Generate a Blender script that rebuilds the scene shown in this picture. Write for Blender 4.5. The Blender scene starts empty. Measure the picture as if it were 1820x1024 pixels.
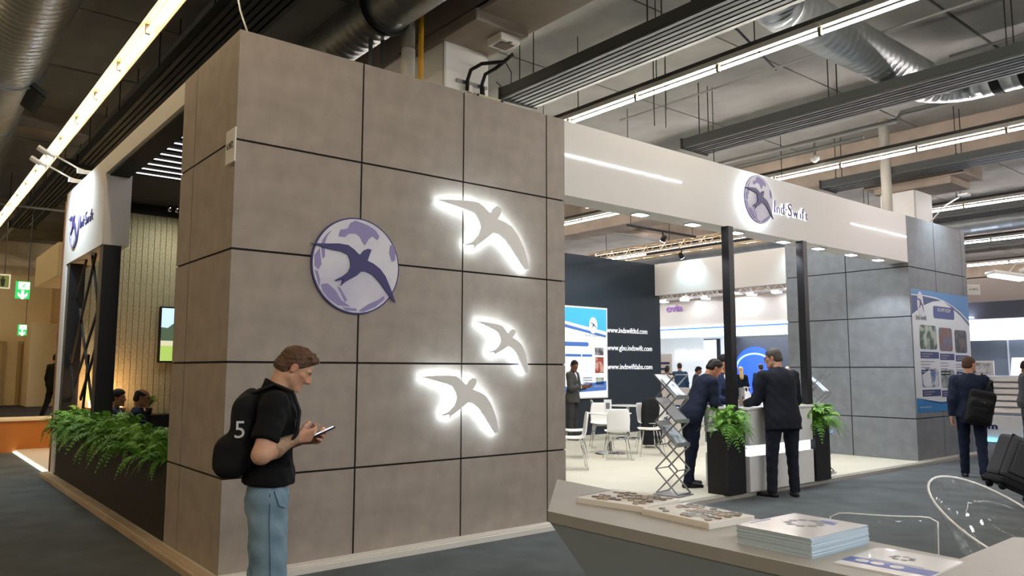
import bpy, math, random
import numpy as np
from mathutils import Vector, Matrix
random.seed(11); NR = np.random.RandomState(5)
C = bpy.context.scene; COL = C.collection
# ---------------------------------------------------------------- camera, world, exposure
YAW, PITCH, ROLL = 0.8887, 0.1058, 0.0019
fw = Vector((math.cos(YAW)*math.cos(PITCH), math.sin(YAW)*math.cos(PITCH), math.sin(PITCH)))
rt = Vector((math.sin(YAW), -math.cos(YAW), 0)); up = rt.cross(fw)
r2 = rt*math.cos(ROLL)+up*math.sin(ROLL); u2 = up*math.cos(ROLL)-rt*math.sin(ROLL)
CAM = Vector((-1.992, -5.846, 1.56)); FPX = 1366.0
cd = bpy.data.cameras.new('camera'); cam = bpy.data.objects.new('camera', cd); COL.objects.link(cam)
cam.matrix_world = Matrix(((r2.x, u2.x, -fw.x, CAM.x), (r2.y, u2.y, -fw.y, CAM.y), (r2.z, u2.z, -fw.z, CAM.z), (0, 0, 0, 1)))
cd.sensor_width = 36; cd.lens = FPX/1820*36; cd.clip_end = 200; cd.clip_start = 0.05
C.camera = cam
w = bpy.data.worlds.new('world'); C.world = w; w.use_nodes = True
w.node_tree.nodes['Background'].inputs[0].default_value = (.85, .92, 1, 1)
w.node_tree.nodes['Background'].inputs[1].default_value = 0.3
vs = C.view_settings; vs.view_transform = 'Standard'; vs.look = 'None'; vs.gamma = 1; vs.use_curve_mapping = False
vs.exposure = 1.05
WARM = (1, .86, .62); NEUT = (1, .93, .84); COOL = (.82, .92, 1)
TUBE_E = 40.0

# ---------------------------------------------------------------- helpers
def sr(h):
    return tuple((c/12.92 if c <= .04045 else ((c+.055)/1.055)**2.4) for c in (int(h[i:i+2], 16)/255 for i in (0, 2, 4)))
MATS = {}
def M(name, col='808080', rough=.5, metal=0, var=0, sc=4, bump=0, bsc=60, emit=0, ecol=None, trans=0, ior=1.45, spec=.5, stretch=None, col2=None, det=6, thr=None, vcol=False, sheen=0, coat=0):
    """procedural principled material; var/col2 = noise colour variation"""
    if name in MATS: return MATS[name]
    m = bpy.data.materials.new(name); m.use_nodes = True; nt = m.node_tree; N = nt.nodes; L = nt.links
    b = N['Principled BSDF']; c = sr(col) if isinstance(col, str) else col
    b.inputs['Base Color'].default_value = (*c, 1); b.inputs['Roughness'].default_value = rough
    b.inputs['Metallic'].default_value = metal; b.inputs['IOR'].default_value = ior
    b.inputs['Transmission Weight'].default_value = trans; b.inputs['Specular IOR Level'].default_value = spec
    if sheen: b.inputs['Sheen Weight'].default_value = sheen
    if coat: b.inputs['Coat Weight'].default_value = coat
    if emit:
        b.inputs['Emission Color'].default_value = (*(ecol or c), 1); b.inputs['Emission Strength'].default_value = emit
    co = None
    if var or bump or col2:
        tc = N.new('ShaderNodeTexCoord'); co = tc.outputs['Object']
        if stretch:
            mp = N.new('ShaderNodeMapping'); mp.inputs['Scale'].default_value = stretch; L.new(co, mp.inputs[0]); co = mp.outputs[0]
    if var or col2:
        n = N.new('ShaderNodeTexNoise'); n.inputs['Scale'].default_value = sc; n.inputs['Detail'].default_value = det; L.new(co, n.inputs['Vector'])
        rp = N.new('ShaderNodeValToRGB'); lo, hi = thr or (.3, .7)
        rp.color_ramp.elements[0].position = lo; rp.color_ramp.elements[1].position = hi
        cc = sr(col2) if col2 else tuple(min(1, x*(1+var)) for x in c); c1 = c if col2 else tuple(x*(1-var) for x in c)
        rp.color_ramp.elements[0].color = (*c1, 1); rp.color_ramp.elements[1].color = (*cc, 1)
        L.new(n.outputs['Fac'], rp.inputs[0]); out = rp.outputs[0]
        if vcol:
            at = N.new('ShaderNodeAttribute'); at.attribute_name = 'Col'; mx = N.new('ShaderNodeMixRGB'); mx.blend_type = 'MULTIPLY'; mx.inputs[0].default_value = 1
            L.new(out, mx.inputs[1]); L.new(at.outputs['Color'], mx.inputs[2]); out = mx.outputs[0]
        L.new(out, b.inputs['Base Color'])
    if bump:
        n2 = N.new('ShaderNodeTexNoise'); n2.inputs['Scale'].default_value = bsc; n2.inputs['Detail'].default_value = 4; L.new(co, n2.inputs['Vector'])
        bp = N.new('ShaderNodeBump'); bp.inputs['Strength'].default_value = bump; bp.inputs['Distance'].default_value = .02
        L.new(n2.outputs['Fac'], bp.inputs['Height']); L.new(bp.outputs[0], b.inputs['Normal'])
    MATS[name] = m; return m
def frame(z, x=None):
    z = Vector(z).normalized(); x = Vector(x) if x is not None else (Vector((1, 0, 0)) if abs(z.x) < .8 else Vector((0, 1, 0)))
    y = z.cross(x).normalized(); return y.cross(z), y, z
class MB:
    def __init__(s): s.v = []; s.f = []; s.m = []
    def add(s, vs, fs, m=0):
        o = len(s.v); s.v += [tuple(v) for v in vs]; s.f += [tuple(o+i for i in f) for f in fs]; s.m += [m]*len(fs); return s
    def box(s, x0, x1, y0, y1, z0, z1, m=0):
        return s.add([(x, y, z) for x in (x0, x1) for y in (y0, y1) for z in (z0, z1)],
            [(0, 1, 3, 2), (4, 6, 7, 5), (0, 4, 5, 1), (2, 3, 7, 6), (0, 2, 6, 4), (1, 5, 7, 3)], m)
    def obox(s, c, sz, R, m=0):
        R = Matrix(R); c = Vector(c); vs = [c+R@Vector((x*sz[0]/2, y*sz[1]/2, z*sz[2]/2)) for x in (-1, 1) for y in (-1, 1) for z in (-1, 1)]
        return s.add(vs, [(0, 1, 3, 2), (4, 6, 7, 5), (0, 4, 5, 1), (2, 3, 7, 6), (0, 2, 6, 4), (1, 5, 7, 3)], m)
    def bar(s, a, b, wd, th, upv=(0, 0, 1), m=0):
        a = Vector(a); b = Vector(b); z = (b-a); l = z.length; x, y, z = frame(z, upv if abs(z.normalized().dot(Vector(upv))) < .98 else (1, 0, 0))
        return s.obox((a+b)/2, (th, wd, l), Matrix((x, y, z)).transposed(), m)
    def tube(s, path, r, n=8, m=0, caps=True, closed=False, flat=1):
        P = [Vector(p) for p in path]; k = len(P); rings = []; xp = None
        for i, p in enumerate(P):
            t = (P[(i+1) % k]-P[i-1]) if closed or 0 < i < k-1 else (P[1]-P[0] if i == 0 else P[-1]-P[-2])
            t = t.normalized()
            if xp is None: x, y, _ = frame(t)
            else:
                y = t.cross(xp).normalized(); x = y.cross(t)
            xp = x; rr = r[i] if isinstance(r, (list, tuple)) else r
            rings.append([p+x*rr*math.cos(2*math.pi*j/n)+y*rr*flat*math.sin(2*math.pi*j/n) for j in range(n)])
        vs = [v for g in rings for v in g]; fs = []
        for i in range(k if closed else k-1):
            a = i*n; b = ((i+1) % k)*n
            fs += [(a+j, a+(j+1) % n, b+(j+1) % n, b+j) for j in range(n)]
        if caps and not closed: fs += [tuple(range(n))[::-1], tuple((k-1)*n+j for j in range(n))]
        return s.add(vs, fs, m)
    def cyl(s, a, b, r, n=12, m=0, r2=None): return s.tube([a, b], [r, r if r2 is None else r2], n, m)
    def lathe(s, prof, n=24, c=(0, 0, 0), ax=(0, 0, 1), m=0):
        x, y, z = frame(ax); c = Vector(c); vs = [c+x*r*math.cos(2*math.pi*j/n)+y*r*math.sin(2*math.pi*j/n)+z*h for r, h in prof for j in range(n)]
        fs = [(i*n+j, i*n+(j+1) % n, (i+1)*n+(j+1) % n, (i+1)*n+j) for i in range(len(prof)-1) for j in range(n)]
        fs += [tuple(range(n))[::-1], tuple((len(prof)-1)*n+j for j in range(n))]
        return s.add(vs, fs, m)
    def prism(s, poly, o, u, v, d, m=0, m2=None):
        """polygon in plane (o,u,v) extruded by d along u x v"""
        o = Vector(o); u = Vector(u); v = Vector(v); nn = u.cross(v).normalized()*d; k = len(poly)
        A = [o+u*a+v*b for a, b in poly]; s.add(A+[p+nn for p in A], [tuple(range(k))[::-1]]+[(i, (i+1) % k, k+(i+1) % k, k+i) for i in range(k)], m)
        o2 = len(s.v)-k; s.f.append(tuple(o2+i for i in range(k))); s.m.append(m if m2 is None else m2); return s
def link(o, parent=None):
    COL.objects.link(o)
    if parent is not None: o.parent = parent
    return o
def put(name, mb, mats, parent=None, smooth=False, bev=0, W=False, loc=None, sub=0):
    me = bpy.data.meshes.new(name); vs = mb.v
    if W and parent is not None:
        R = (parent.parent.matrix_basis @ parent.matrix_basis if parent.parent else parent.matrix_basis).inverted(); vs = [tuple(R@Vector(v)) for v in vs]
    me.from_pydata(vs, [], mb.f); mats = mats if isinstance(mats, (list, tuple)) else [mats]
    for m in mats: me.materials.append(m)
    if len(mats) > 1: me.polygons.foreach_set('material_index', mb.m)
    if smooth: me.shade_smooth()
    o = link(bpy.data.objects.new(name, me), parent)
    if loc: o.location = loc
    if smooth == 'a' or bev:
        if bev:
            bm_ = o.modifiers.new('bevel', 'BEVEL'); bm_.width = bev; bm_.segments = 2; bm_.limit_method = 'ANGLE'; bm_.angle_limit = .6
    if smooth == 'a': me.set_sharp_from_angle(angle=.7)
    return o
def tag(o, label=None, cat=None, group=None, kind=None):
    if label: o['label'] = label
    if cat: o['category'] = cat
    if group: o['group'] = group
    if kind: o['kind'] = kind
    return o
def thing(name, label, cat, loc=(0, 0, 0), rot=0, group=None):
    o = bpy.data.objects.new(name, None); COL.objects.link(o); o.empty_display_size = .1
    o.location = loc; o.rotation_euler = (0, 0, rot) if not isinstance(rot, tuple) else rot
    o.matrix_basis = Matrix.LocRotScale(Vector(loc), o.rotation_euler, None)
    return tag(o, label, cat, group)
def dup(root, loc, rot=0, label=None, group=None, scale=None):
    r = root.copy(); COL.objects.link(r); r.location = loc; r.rotation_euler = (0, 0, rot) if not isinstance(rot, tuple) else rot
    if label: r['label'] = label
    if group: r['group'] = group
    if scale: r.scale = (scale,)*3
    for ch in list(root.children):
        c = ch.copy(); COL.objects.link(c); c.parent = r
        for g in ch.children:
            d = g.copy(); COL.objects.link(d); d.parent = c
    return r
def struct(name, mb, mats, **k): return tag(put(name, mb, mats, **k), kind='structure')
def inst(name, me, parent, loc=(0, 0, 0), rot=(0, 0, 0), sc=None):
    o = link(bpy.data.objects.new(name, me), parent); o.location = loc; o.rotation_euler = rot
    if sc: o.scale = (sc,)*3 if not isinstance(sc, tuple) else sc
    return o
def text(name, s, mat_, parent, o, u, v, h, ext=.004, align='LEFT', bold=0, wfit=None, shear=0):
    """flat lettering in plane (o,u,v), cap height about h"""
    cu = bpy.data.curves.new(name, 'FONT'); cu.body = s; cu.size = h/.7; cu.extrude = ext; cu.align_x = align; cu.offset = bold; cu.shear = shear
    cu.resolution_u = 3
    t = bpy.data.objects.new(name, cu); COL.objects.link(t)
    dg = bpy.context.evaluated_depsgraph_get(); me = bpy.data.meshes.new_from_object(t.evaluated_get(dg)); bpy.data.objects.remove(t)
    n = len(me.vertices); a = np.empty(n*3); me.vertices.foreach_get('co', a); a = a.reshape(-1, 3)
    if wfit and n: a[:, 0] *= wfit/(a[:, 0].max()-a[:, 0].min())
    u = Vector(u).normalized(); v = Vector(v).normalized(); nn = u.cross(v)
    B = np.array([u, v, nn]); co = a@B+np.array(o)
    if parent is not None:
        R = np.array((parent.parent.matrix_basis @ parent.matrix_basis if parent.parent else parent.matrix_basis).inverted()); co = co@R[:3, :3].T+R[:3, 3]
    me.vertices.foreach_set('co', co.ravel()); me.update(); me.name = name
    me.materials.clear(); me.materials.append(mat_)
    return link(bpy.data.objects.new(name, me), parent)
def light(name, kind, loc, energy, col=(1, 1, 1), parent=None, size=.1, aim=None, spot=1.2, blend=.5):
    ld = bpy.data.lights.new(name, kind); ld.energy = energy; ld.color = col
    if kind == 'SPOT': ld.spot_size = spot; ld.spot_blend = blend; ld.shadow_soft_size = size
    elif kind == 'AREA': ld.size = size
    else: ld.shadow_soft_size = size
    o = link(bpy.data.objects.new(name, ld), parent); L = Vector(loc)
    if parent is not None: L = parent.matrix_basis.inverted()@L
    o.location = L
    if aim is not None:
        d = Vector(aim)-Vector(loc)
        if parent is not None: d = parent.matrix_basis.to_3x3().inverted()@d
        o.rotation_euler = d.to_track_quat('-Z', 'Y').to_euler()
    return o
def pix(P):
    d = Vector(P)-CAM; z = d.dot(fw)
    return (910+FPX*d.dot(r2)/z, 512-FPX*d.dot(u2)/z, z) if z > .1 else (-1e4, -1e4, z)
def thin_clear(name, tint=.05, gl=1.0):
    """thin clear plastic: transparent sheet with fresnel reflection and a trace of white"""
    m = bpy.data.materials.new(name); m.use_nodes = True; nt = m.node_tree; N = nt.nodes; L = nt.links; N.clear()
    o = N.new('ShaderNodeOutputMaterial'); tr = N.new('ShaderNodeBsdfTransparent'); g = N.new('ShaderNodeBsdfGlossy'); df = N.new('ShaderNodeBsdfDiffuse')
    tr.inputs[0].default_value = (.97, .98, .985, 1); g.inputs['Roughness'].default_value = .03; df.inputs[0].default_value = (.95, .96, .97, 1)
    lw = N.new('ShaderNodeLayerWeight'); lw.inputs[0].default_value = .5; pw = N.new('ShaderNodeMath'); pw.operation = 'POWER'; pw.inputs[1].default_value = 3.5; fr = N.new('ShaderNodeMath'); fr.operation = 'MULTIPLY_ADD'; fr.inputs[1].default_value = .55*gl; fr.inputs[2].default_value = .035*gl; L.new(lw.outputs['Facing'], pw.inputs[0]); L.new(pw.outputs[0], fr.inputs[0]); m1 = N.new('ShaderNodeMixShader'); m2 = N.new('ShaderNodeMixShader'); m2.inputs[0].default_value = tint
    L.new(fr.outputs[0], m1.inputs[0]); L.new(tr.outputs[0], m1.inputs[1]); L.new(g.outputs[0], m1.inputs[2]); L.new(m1.outputs[0], m2.inputs[1]); L.new(df.outputs[0], m2.inputs[2]); L.new(m2.outputs[0], o.inputs[0])
    MATS[name] = m; return m
X_, Y_, Z_ = Vector((1, 0, 0)), Vector((0, 1, 0)), Vector((0, 0, 1))
# ---------------------------------------------------------------- materials
m_panel = M('concrete_laminate', 'a2978d', .62, var=.12, sc=5, bump=.05, bsc=90, det=8)
m_panel_cool = M('laminate_cool_lit', '7b7e83', .6, var=.12, sc=5, bump=.05, bsc=90, det=8)  # same laminate as the near tower, cool lighting put into its colour
m_joint = M('joint_black', '1a1512', .8)
m_white = M('white_laminate', 'e0dcd6', .5)
m_whitegloss = M('white_gloss', 'eceae8', .28, coat=.3)
m_black = M('black_laminate', '17171a', .42)
m_blackm = M('black_matt', '101114', .75)
m_chrome = M('chrome', 'd8d8d8', .12, 1)
m_steel = M('brushed_steel', 'a9abac', .32, 1, bump=.1, bsc=30, stretch=(1, 1, 12))
m_galv = M('galvanised_duct', 'b4b9b9', .36, .75, var=.12, sc=3)
m_led = M('led_white', 'ffffff', emit=1.7, ecol=(.86, .9, 1))
m_ledsoft = M('led_soft', 'ffffff', emit=.85, ecol=(.8, .9, 1))
m_purple = M('logo_purple', '3a3570', .45)
m_lav = M('logo_lavender', '938bbd', .5)
m_pale = M('logo_pale', 'dcdbe6', .45)
m_plate = M('sign_plate', 'eeece8', .5)
m_slab = M('ceiling_concrete', '96958f', .9, var=.16, sc=1.2, bump=.25, bsc=14, det=10)
m_beam = M('beam_concrete', 'a89a8a', .9, var=.16, sc=1.6, bump=.25, bsc=14, det=10)
m_tray = M('tray_dark', '3f4240', .55, .3)
m_rod = M('rod_dark', '33322f', .6, .3)
m_pipe = M('pipe_grey', '8f918c', .45, .2)
m_carpet = M('carpet_grey', '636869', .97, var=.16, sc=2.2, bump=.5, bsc=320, spec=.1, det=10)
m_plat = M('platform_floor', 'cfcbb9', .55, var=.03, sc=2)
m_trimw = M('trim_white', 'e4dfd8', .5)
# ================================================================ HALL
struct('floor', MB().box(-14, 44, -16, 29, -.1, 0), m_carpet)
ceil_ = struct('ceiling', MB().box(-14, 44, -16, 29, 6.42, 6.6), M('ceiling_gap', '23211f', .9))
slab = MB().box(-14, 44, 0, 2.31, 0, .2); sm_ = None
for i in range(20):
    y = .39-2.35*7+2.35*i
    if y > 26.6: break
    if sm_ is None: o = put('slab', slab, m_slab, ceil_); sm_ = o.data
    else: o = inst('slab', sm_, ceil_)
    o.location = (0, y, 6.2+random.uniform(-.012, .012))
for bx0, bx1 in ((-7.6, -6.8), (2.72, 3.56), (13.05, 13.9), (23.4, 24.2), (33.7, 34.5)):
    put('beam', MB().box(bx0, bx1, -15.9, 26, 5.42, 6.2), m_beam, ceil_, bev=.03)
for by in (-6.2, 9.6, 19):
    put('cross_beam', MB().box(-13.9, 43.9, by, by+.5, 5.75, 6.2), m_beam, ceil_)
m_wallw = M('hall_wall_cream', 'efdcb2', .85, var=.05, sc=1)
m_walld = M('hall_wall_grey', '8d8a86', .85, var=.06, sc=1)
struct('wall_west', MB().box(-14.2, -14, -16, 29, 0, 6.6), m_wallw)
struct('wall_south', MB().box(-14, 44, -16.2, -16, 0, 6.6), m_walld)
wr = struct('wall_east', MB().box(44, 44.2, -16, 29, 0, 6.6), m_walld)
wb = struct('wall_north', MB().box(-14, 44, 27.2, 27.4, 0, 6.6), m_wallw)
# far high windows
wn = struct('window_1', MB().box(43.85, 43.95, -15, 28, 3.9, 5.4), M('window_glass_bright', 'cfe4ee', .3, emit=1.1, ecol=(.62, .82, .95)))
for i in range(24): put('mullion', MB().box(43.78, 43.86, -15+i*1.85, -14.92+i*1.85, 3.9, 5.4), m_rod, wn)
put('mullion', MB().box(43.78, 43.86, -15, 28, 4.6, 4.68), m_rod, wn)
# raised floor by the back wall, doors, pilaster
struct('floor_raised', MB().box(-9, 5.5, 13.2, 27.2, 0, .25), M('carpet_dark', '2d2a28', .95, bump=.4, bsc=200))
def wall_door(n, x0, x1, z1, col):
    d = struct('door_%d' % n, MB().box(x0, x1, 27.1, 27.2, .25, z1), col)
    put('door_frame', MB().box(x0-.09, x0, 27.06, 27.2, .25, z1+.09).box(x1, x1+.09, 27.06, 27.2, .25, z1+.09).box(x0, x1, 27.06, 27.2, z1, z1+.09), M('door_frame', 'b59d72', .6), d)
    put('door_handle', MB().cyl((x0+.12, 27.02, 1.3), (x0+.26, 27.02, 1.3), .015), m_steel, d)
wall_door(1, .45, 1.25, 2.45, M('door_cream', 'c4ac7c', .6))
wall_door(2, 1.82, 2.15, 2.45, M('door_recess', 'a58c60', .7))
struct('wall_pilaster', MB().box(1.9, 2.75, 25.6, 27.2, .25, 3.15), M('pilaster', 'e2cfa8', .8))
struct('wall_pier', MB().box(2.7, 4.3, 24.6, 27.2, .25, 5.2), M('pier', 'b49a70', .8))
# ---------------------------------------------------------------- columns
m_colw = M('column_white', 'f0efea', .6, var=.04, sc=2)
for n, (x0, x1, y0, y1, zc) in enumerate(((2.74, 3.37, 1.217, 1.87, 5.31), (13.07, 13.83, .5, 1.15, 5.0))):
    c = struct('column_%d' % (n+1), MB().box(x0, x1, y0, y1, 0, zc), m_colw)
    put('capital', MB().box(x0-.05, x1+.06, y0-.68, y1+.1, zc, zc+.14).box(x0-.05, x1+.1, y0-.9, y1+.3, zc+.14, 5.45), m_beam, c, bev=.015)
    put('edge_trim', MB().box(x0-.012, x0+.012, y0-.012, y0+.012, 0, zc-.005), M('edge_trim', 'b9b8b2', .5), c)
# junction box, clamps and cables on the near column
jb = thing('junction_box', 'beige electrical junction box on the white column above the booth wall', 'box', (3.26, 1.217, 4.5))
put('box_body', MB().box(3.06, 3.47, 1.06, 1.215, 4.42, 4.73), M('box_beige', 'c8c2a2', .5), jb, W=True, bev=.01)
put('box_lid', MB().box(3.075, 3.455, 1.045, 1.06, 4.44, 4.715), M('box_lid', 'bdb795', .5), jb, W=True, bev=.006)
for x in (3.09, 3.44): put('screw', MB().cyl((x, 1.045, 4.7), (x, 1.03, 4.7), .014), m_blackm, jb, W=True)
cb = thing('cable_bracket', 'slotted grey bracket with black cables on the white column', 'bracket', (3.1, 1.21, 4.87))
put('rail', MB().box(2.9, 3.34, 1.19, 1.215, 4.86, 4.9), m_steel, cb, W=True)
for x in (3.03, 3.24):
    put('cable', MB().tube([(x, 1.17, 4.78), (x, 1.16, 4.9), (x+.03, 1.14, 5.02), (x+.12, 1.05, 5.09), (3.36, .9, 5.12), (3.42, .8, 5.2)], .022, 8), m_blackm, cb, W=True, smooth=True)
put('gland', MB().cyl((3.24, 1.15, 4.73), (3.24, 1.16, 4.86), .03), m_blackm, cb, W=True, smooth=True)
put('clamp', MB().box(3.06, 3.11, 1.17, 1.21, 4.77, 4.85), m_white, cb, W=True)
put('loop_cable', MB().tube([(3.42, .95, 5.15), (3.52, .96, 5.05), (3.53, .98, 4.92), (3.45, 1.05, 4.88), (3.4, 1.1, 4.95)], .006, 6), m_blackm, cb, W=True, smooth=True)
fl_ = thing('ceiling_light_box', 'square white ceiling fitting with brown insert under the beam', 'light', (3.25, .72, 5.3))
put('housing', MB().box(3.08, 3.36, .6, .86, 5.22, 5.308), m_white, fl_, W=True, bev=.01)
put('insert', MB().box(3.13, 3.31, .65, .81, 5.212, 5.222).box(3.2, 3.24, .6, .65, 5.212, 5.222), M('insert_brown', '5a463c', .5), fl_, W=True)
tag(put('gas_pipe', MB().cyl((2.37, 1.13, 3.6), (2.37, 1.13, 6.2), .03, 12), M('pipe_yellow', 'b98a1e', .5), smooth=True), 'yellow vertical pipe rising behind the booth wall', 'pipe')
dp = thing('drain_pipe', 'thick pipe with white lower sleeve beside the yellow pipe', 'pipe', (2.3, 1.28, 3.6))
put('upper_pipe', MB().cyl((0, 0, 1.5), (0, 0, 2.6), .075, 16), M('pipe_greige', '8e897c', .6), dp, smooth=True)
put('sleeve', MB().cyl((0, 0, 0), (0, 0, 1.5), .078, 16), M('sleeve_white', 'c9c8bf', .6), dp, smooth=True)
tag(put('drain_pipe', MB().cyl((12.15, .6, 3.6), (12.15, .6, 6.2), .09, 16), M('pipe_cream', 'bcb8aa', .6), smooth=True), 'cream vertical pipe beside the far white column', 'pipe')
cd_ = thing('conduit_pair', 'two dark conduits on the beam left of the yellow pipe', 'conduit', (2.05, 1.5, 4))
for x in (-.1, .05): put('conduit', MB().cyl((x, 0, 0), (x, 0, 2.2), .025, 8), m_tray, cd_, smooth=True)
# ---------------------------------------------------------------- strip lights
ORD = 'first second third fourth fifth sixth seventh eighth ninth tenth eleventh twelfth thirteenth fourteenth fifteenth sixteenth seventeenth eighteenth nineteenth twentieth twenty-first twenty-second twenty-third twenty-fourth twenty-fifth twenty-sixth twenty-seventh twenty-eighth twenty-ninth thirtieth'.split()
ROWS = [-10.5, -5.3, -.13, 5.23, 10.37, 15.5, 20.6, 25.7, 30.8, 36]
m_refl = M('reflector', '8c7a58', .45); m_refl2 = M('reflector_grey', '9d9a94', .5)
def mtube(nm, col, k=1): return M(nm, 'ffffff', emit=TUBE_E*k, ecol=col)
tubeW = mtube('tube_warm', (1, .80, .52), .42); tubeN = mtube('tube_neutral', (1, .93, .82)); tubeP = mtube('tube_rose', (1, .91, .9))
def unit_refl(mb, y, x=0):
    for a, b in (((.1, .0), (.035, .07)), ((-.1, .0), (-.035, .07))):
        t = .008 if a[0] > 0 else -.008
        mb.add([(x+a[0], y, a[1]), (x+b[0], y, b[1]), (x+b[0], y+1.24, b[1]), (x+a[0], y+1.24, a[1]), (x+a[0]+t, y, a[1]), (x+b[0]+t, y, b[1]+.01), (x+b[0]+t, y+1.24, b[1]+.01), (x+a[0]+t, y+1.24, a[1])],
               [(0, 1, 2, 3), (4, 7, 6, 5), (0, 3, 7, 4), (1, 5, 6, 2), (0, 4, 5, 1), (3, 2, 6, 7)])
    return mb.box(x-.045, x+.045, y, y+1.24, .07, .13)
def unit_batten(mb, y, x=0): return mb.box(x-.032, x+.032, y, y+1.24, .06, .12)
def unit_tube(mb, y): return mb.cyl((0, y+.036, 0), (0, y+1.24, 0), .018, 8)
def unit_sock(mb, y): return mb.box(-.022, .022, y, y+.035, -.025, .075)
R_me = put('reflector', unit_refl(MB(), 0), m_refl).data; B_me = put('batten', unit_batten(MB(), 0), m_refl2).data; S_me = put('socket', unit_sock(MB(), 0), M('socket', '5f5446', .5)).data
T_me = {}
for nm, mt in (('w', tubeW), ('n', tubeN), ('p', tubeP)): T_me[nm] = put('tube', unit_tube(MB(), 0), mt).data
for o in list(COL.objects):
    if o.name.split('.')[0] in ('reflector', 'batten', 'socket', 'tube') and o.parent is None: bpy.data.objects.remove(o)
for r, x in enumerate(ROWS):
    kind = 'w' if x < 2 else ('n' if x < 7 else 'p'); far_mb = MB(); far_t = MB(); nfar = 0
    lab = {2: 'warm strip light from the camera in the row left of the booth', 3: 'bright strip light from the camera in the row above the booth opening',
           4: 'pinkish strip light from the camera in the row behind the header'}.get(r, 'distant strip light from the camera in the %s row beyond the right tower' % ('first', 'second', 'third', 'fourth', 'fifth')[max(0, r-5)])
    seq = 0
    for i in range(-9, 20):
        y = 1.14-.62+(0 if r != 2 else .6)+i*1.25
        if x > 9 and y > 22: continue
        px, py, z = pix((x, y+.6, 5.0))
        vis = -90 < px < 1910 and -60 < py < 620 and z > 0 and r >= 2 and (x < 7 or y < 14)
        if vis:
            seq += 1; t = thing('strip_light', '%s %s' % (ORD[seq-1], lab), 'light', (x, y, 5.0), 0, 'strip lights row at %d m' % round(x))
            inst('reflector' if r == 2 else 'batten', R_me if r == 2 else B_me, t); inst('tube', T_me[kind], t); inst('socket', S_me, t)
        else:
            (unit_refl if r == 2 else unit_batten)(far_mb, y); unit_tube(far_t, y); nfar += 1
    if nfar:
        t = thing('strip_light_run', 'outlying run of strip lights in the %s row counted from the left' % ORD[r], 'light', (x, 0, 5.0)); tag(t, kind='stuff')
        tag(put('reflector_run', far_mb, m_refl, t), kind='stuff'); tag(put('tube_run', far_t, {'w': tubeW, 'n': tubeN, 'p': tubeP}[kind], t), kind='stuff')
    tag(put('light_rail', MB().box(x-.03, x+.03, -11, 26, 5.13, 5.17), m_rod), 'dark mounting rail over the %s row of strip lights counted from the left' % ORD[r], 'rail', 'light rails')
# ---------------------------------------------------------------- ribbed trays
def tray(x0, x1, y0, y1, z, lab):
    t = thing('ceiling_tray', lab, 'tray', (x0, y0, z), 0, None); L = y1-y0; wd = x1-x0
    put('housing', MB().box(0, wd, 0, L, .03, .15), m_tray, t)
    n = 7
    for i in range(n):
        a = wd*(i+.12)/n; b = wd*(i+.78)/n
        put('slat', MB().box(a, b, -.02, L, 0, .03), m_tray if i % 2 else M('tray_slat', '4b4d48', .45, .4), t)
    put('end_cap', MB().box(-.02, wd+.02, L, L+.03, -.01, .16), m_rod, t)
    k = 0
    for yy in np.arange(L-.25, 0, -2.2):
        if k > 6: break
        k += 1
        put('hanger', MB().box(.1, wd-.1, yy-.02, yy+.02, .15, .19).cyl((.12, yy, .17), (.12, yy, 6.2-z), .008, 6).cyl((.36, yy, .17), (.36, yy, 6.2-z), .008, 6), m_rod, t)
tray(4.14, 4.76, -6, 1.95, 5.15, 'dark ribbed ceiling tray ending above the booth tower, nearest one')
tray(7.84, 8.5, -6, 1.87, 5.15, 'dark ribbed ceiling tray above the white header, second one')
tray(12.2, 12.8, -7, 1.9, 5.15, 'thin ribbed ceiling tray in front of the far white column')
tray(.4, .95, -4, 9.2, 5.15, 'dark ribbed ceiling tray running along the left side of the booth')
tray(.25, .8, 9.6, 17.2, 5.15, 'ribbed ceiling tray beyond the left side of the booth')
tray(17.2, 17.9, -8, 6, 5.15, 'distant ribbed tray right of the grey tower')
tray(22.2, 22.9, -8, 10, 5.15, 'farthest ribbed tray right of the grey tower')
# ---------------------------------------------------------------- ducts
def duct(lab, path, r, seam=.13, mt=m_galv, sub=4):
    P = [Vector(p) for p in path]; pts = []; rr = []
    for a, b in zip(P[:-1], P[1:]):
        n = max(1, round((b-a).length/seam))
        for i in range(n):
            q = a+(b-a)*(i/n); d = (b-a).normalized()*seam
            pts += [q, q+d*.05, q+d*.1, q+d*.15]; rr += [r, r+.002, r+.002, r]
    pts.append(P[-1]); rr.append(r)
    t = thing('duct', lab, 'duct', tuple(P[0]))
    put('duct_body', MB().tube(pts, rr, 28), mt, t, W=True, smooth=True); return t
d = duct('huge spiral ventilation duct at the upper left corner', [(-1.05, -7, 5.55), (-1.05, 26, 5.55)], .44)
for y in (5.6, 8.2, 9.0, 14, 18): put('flange', MB().lathe([(.44, -.02), (.465, -.02), (.465, .02), (.44, .02)], 28, (-1.05, y, 5.55), (0, 1, 0)), m_galv, d, W=True, smooth=False)
gx = Matrix((( .82, 0, .57), (0, 1, 0), (-.57, 0, .82)))
put('air_grille', MB().obox((-.72, 6.0, 5.2), (.32, 1.0, .05), gx).obox((-.7, 6.0, 5.17), (.26, .9, .05), gx, 1), [M('grille_frame', '6f7270', .4, .6), m_blackm], d, W=True)
d = duct('round metal duct above the front wall of the tower', [(1.98, -3.5, 5.47), (1.98, 1.35, 5.47), (1.98, 7, 5.47)], .27)
put('flange', MB().lathe([(.27, -.03), (.305, -.03), (.305, .03), (.27, .03)], 28, (1.98, 1.22, 5.47), (0, 1, 0)), m_blackm, d, W=True)
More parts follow.
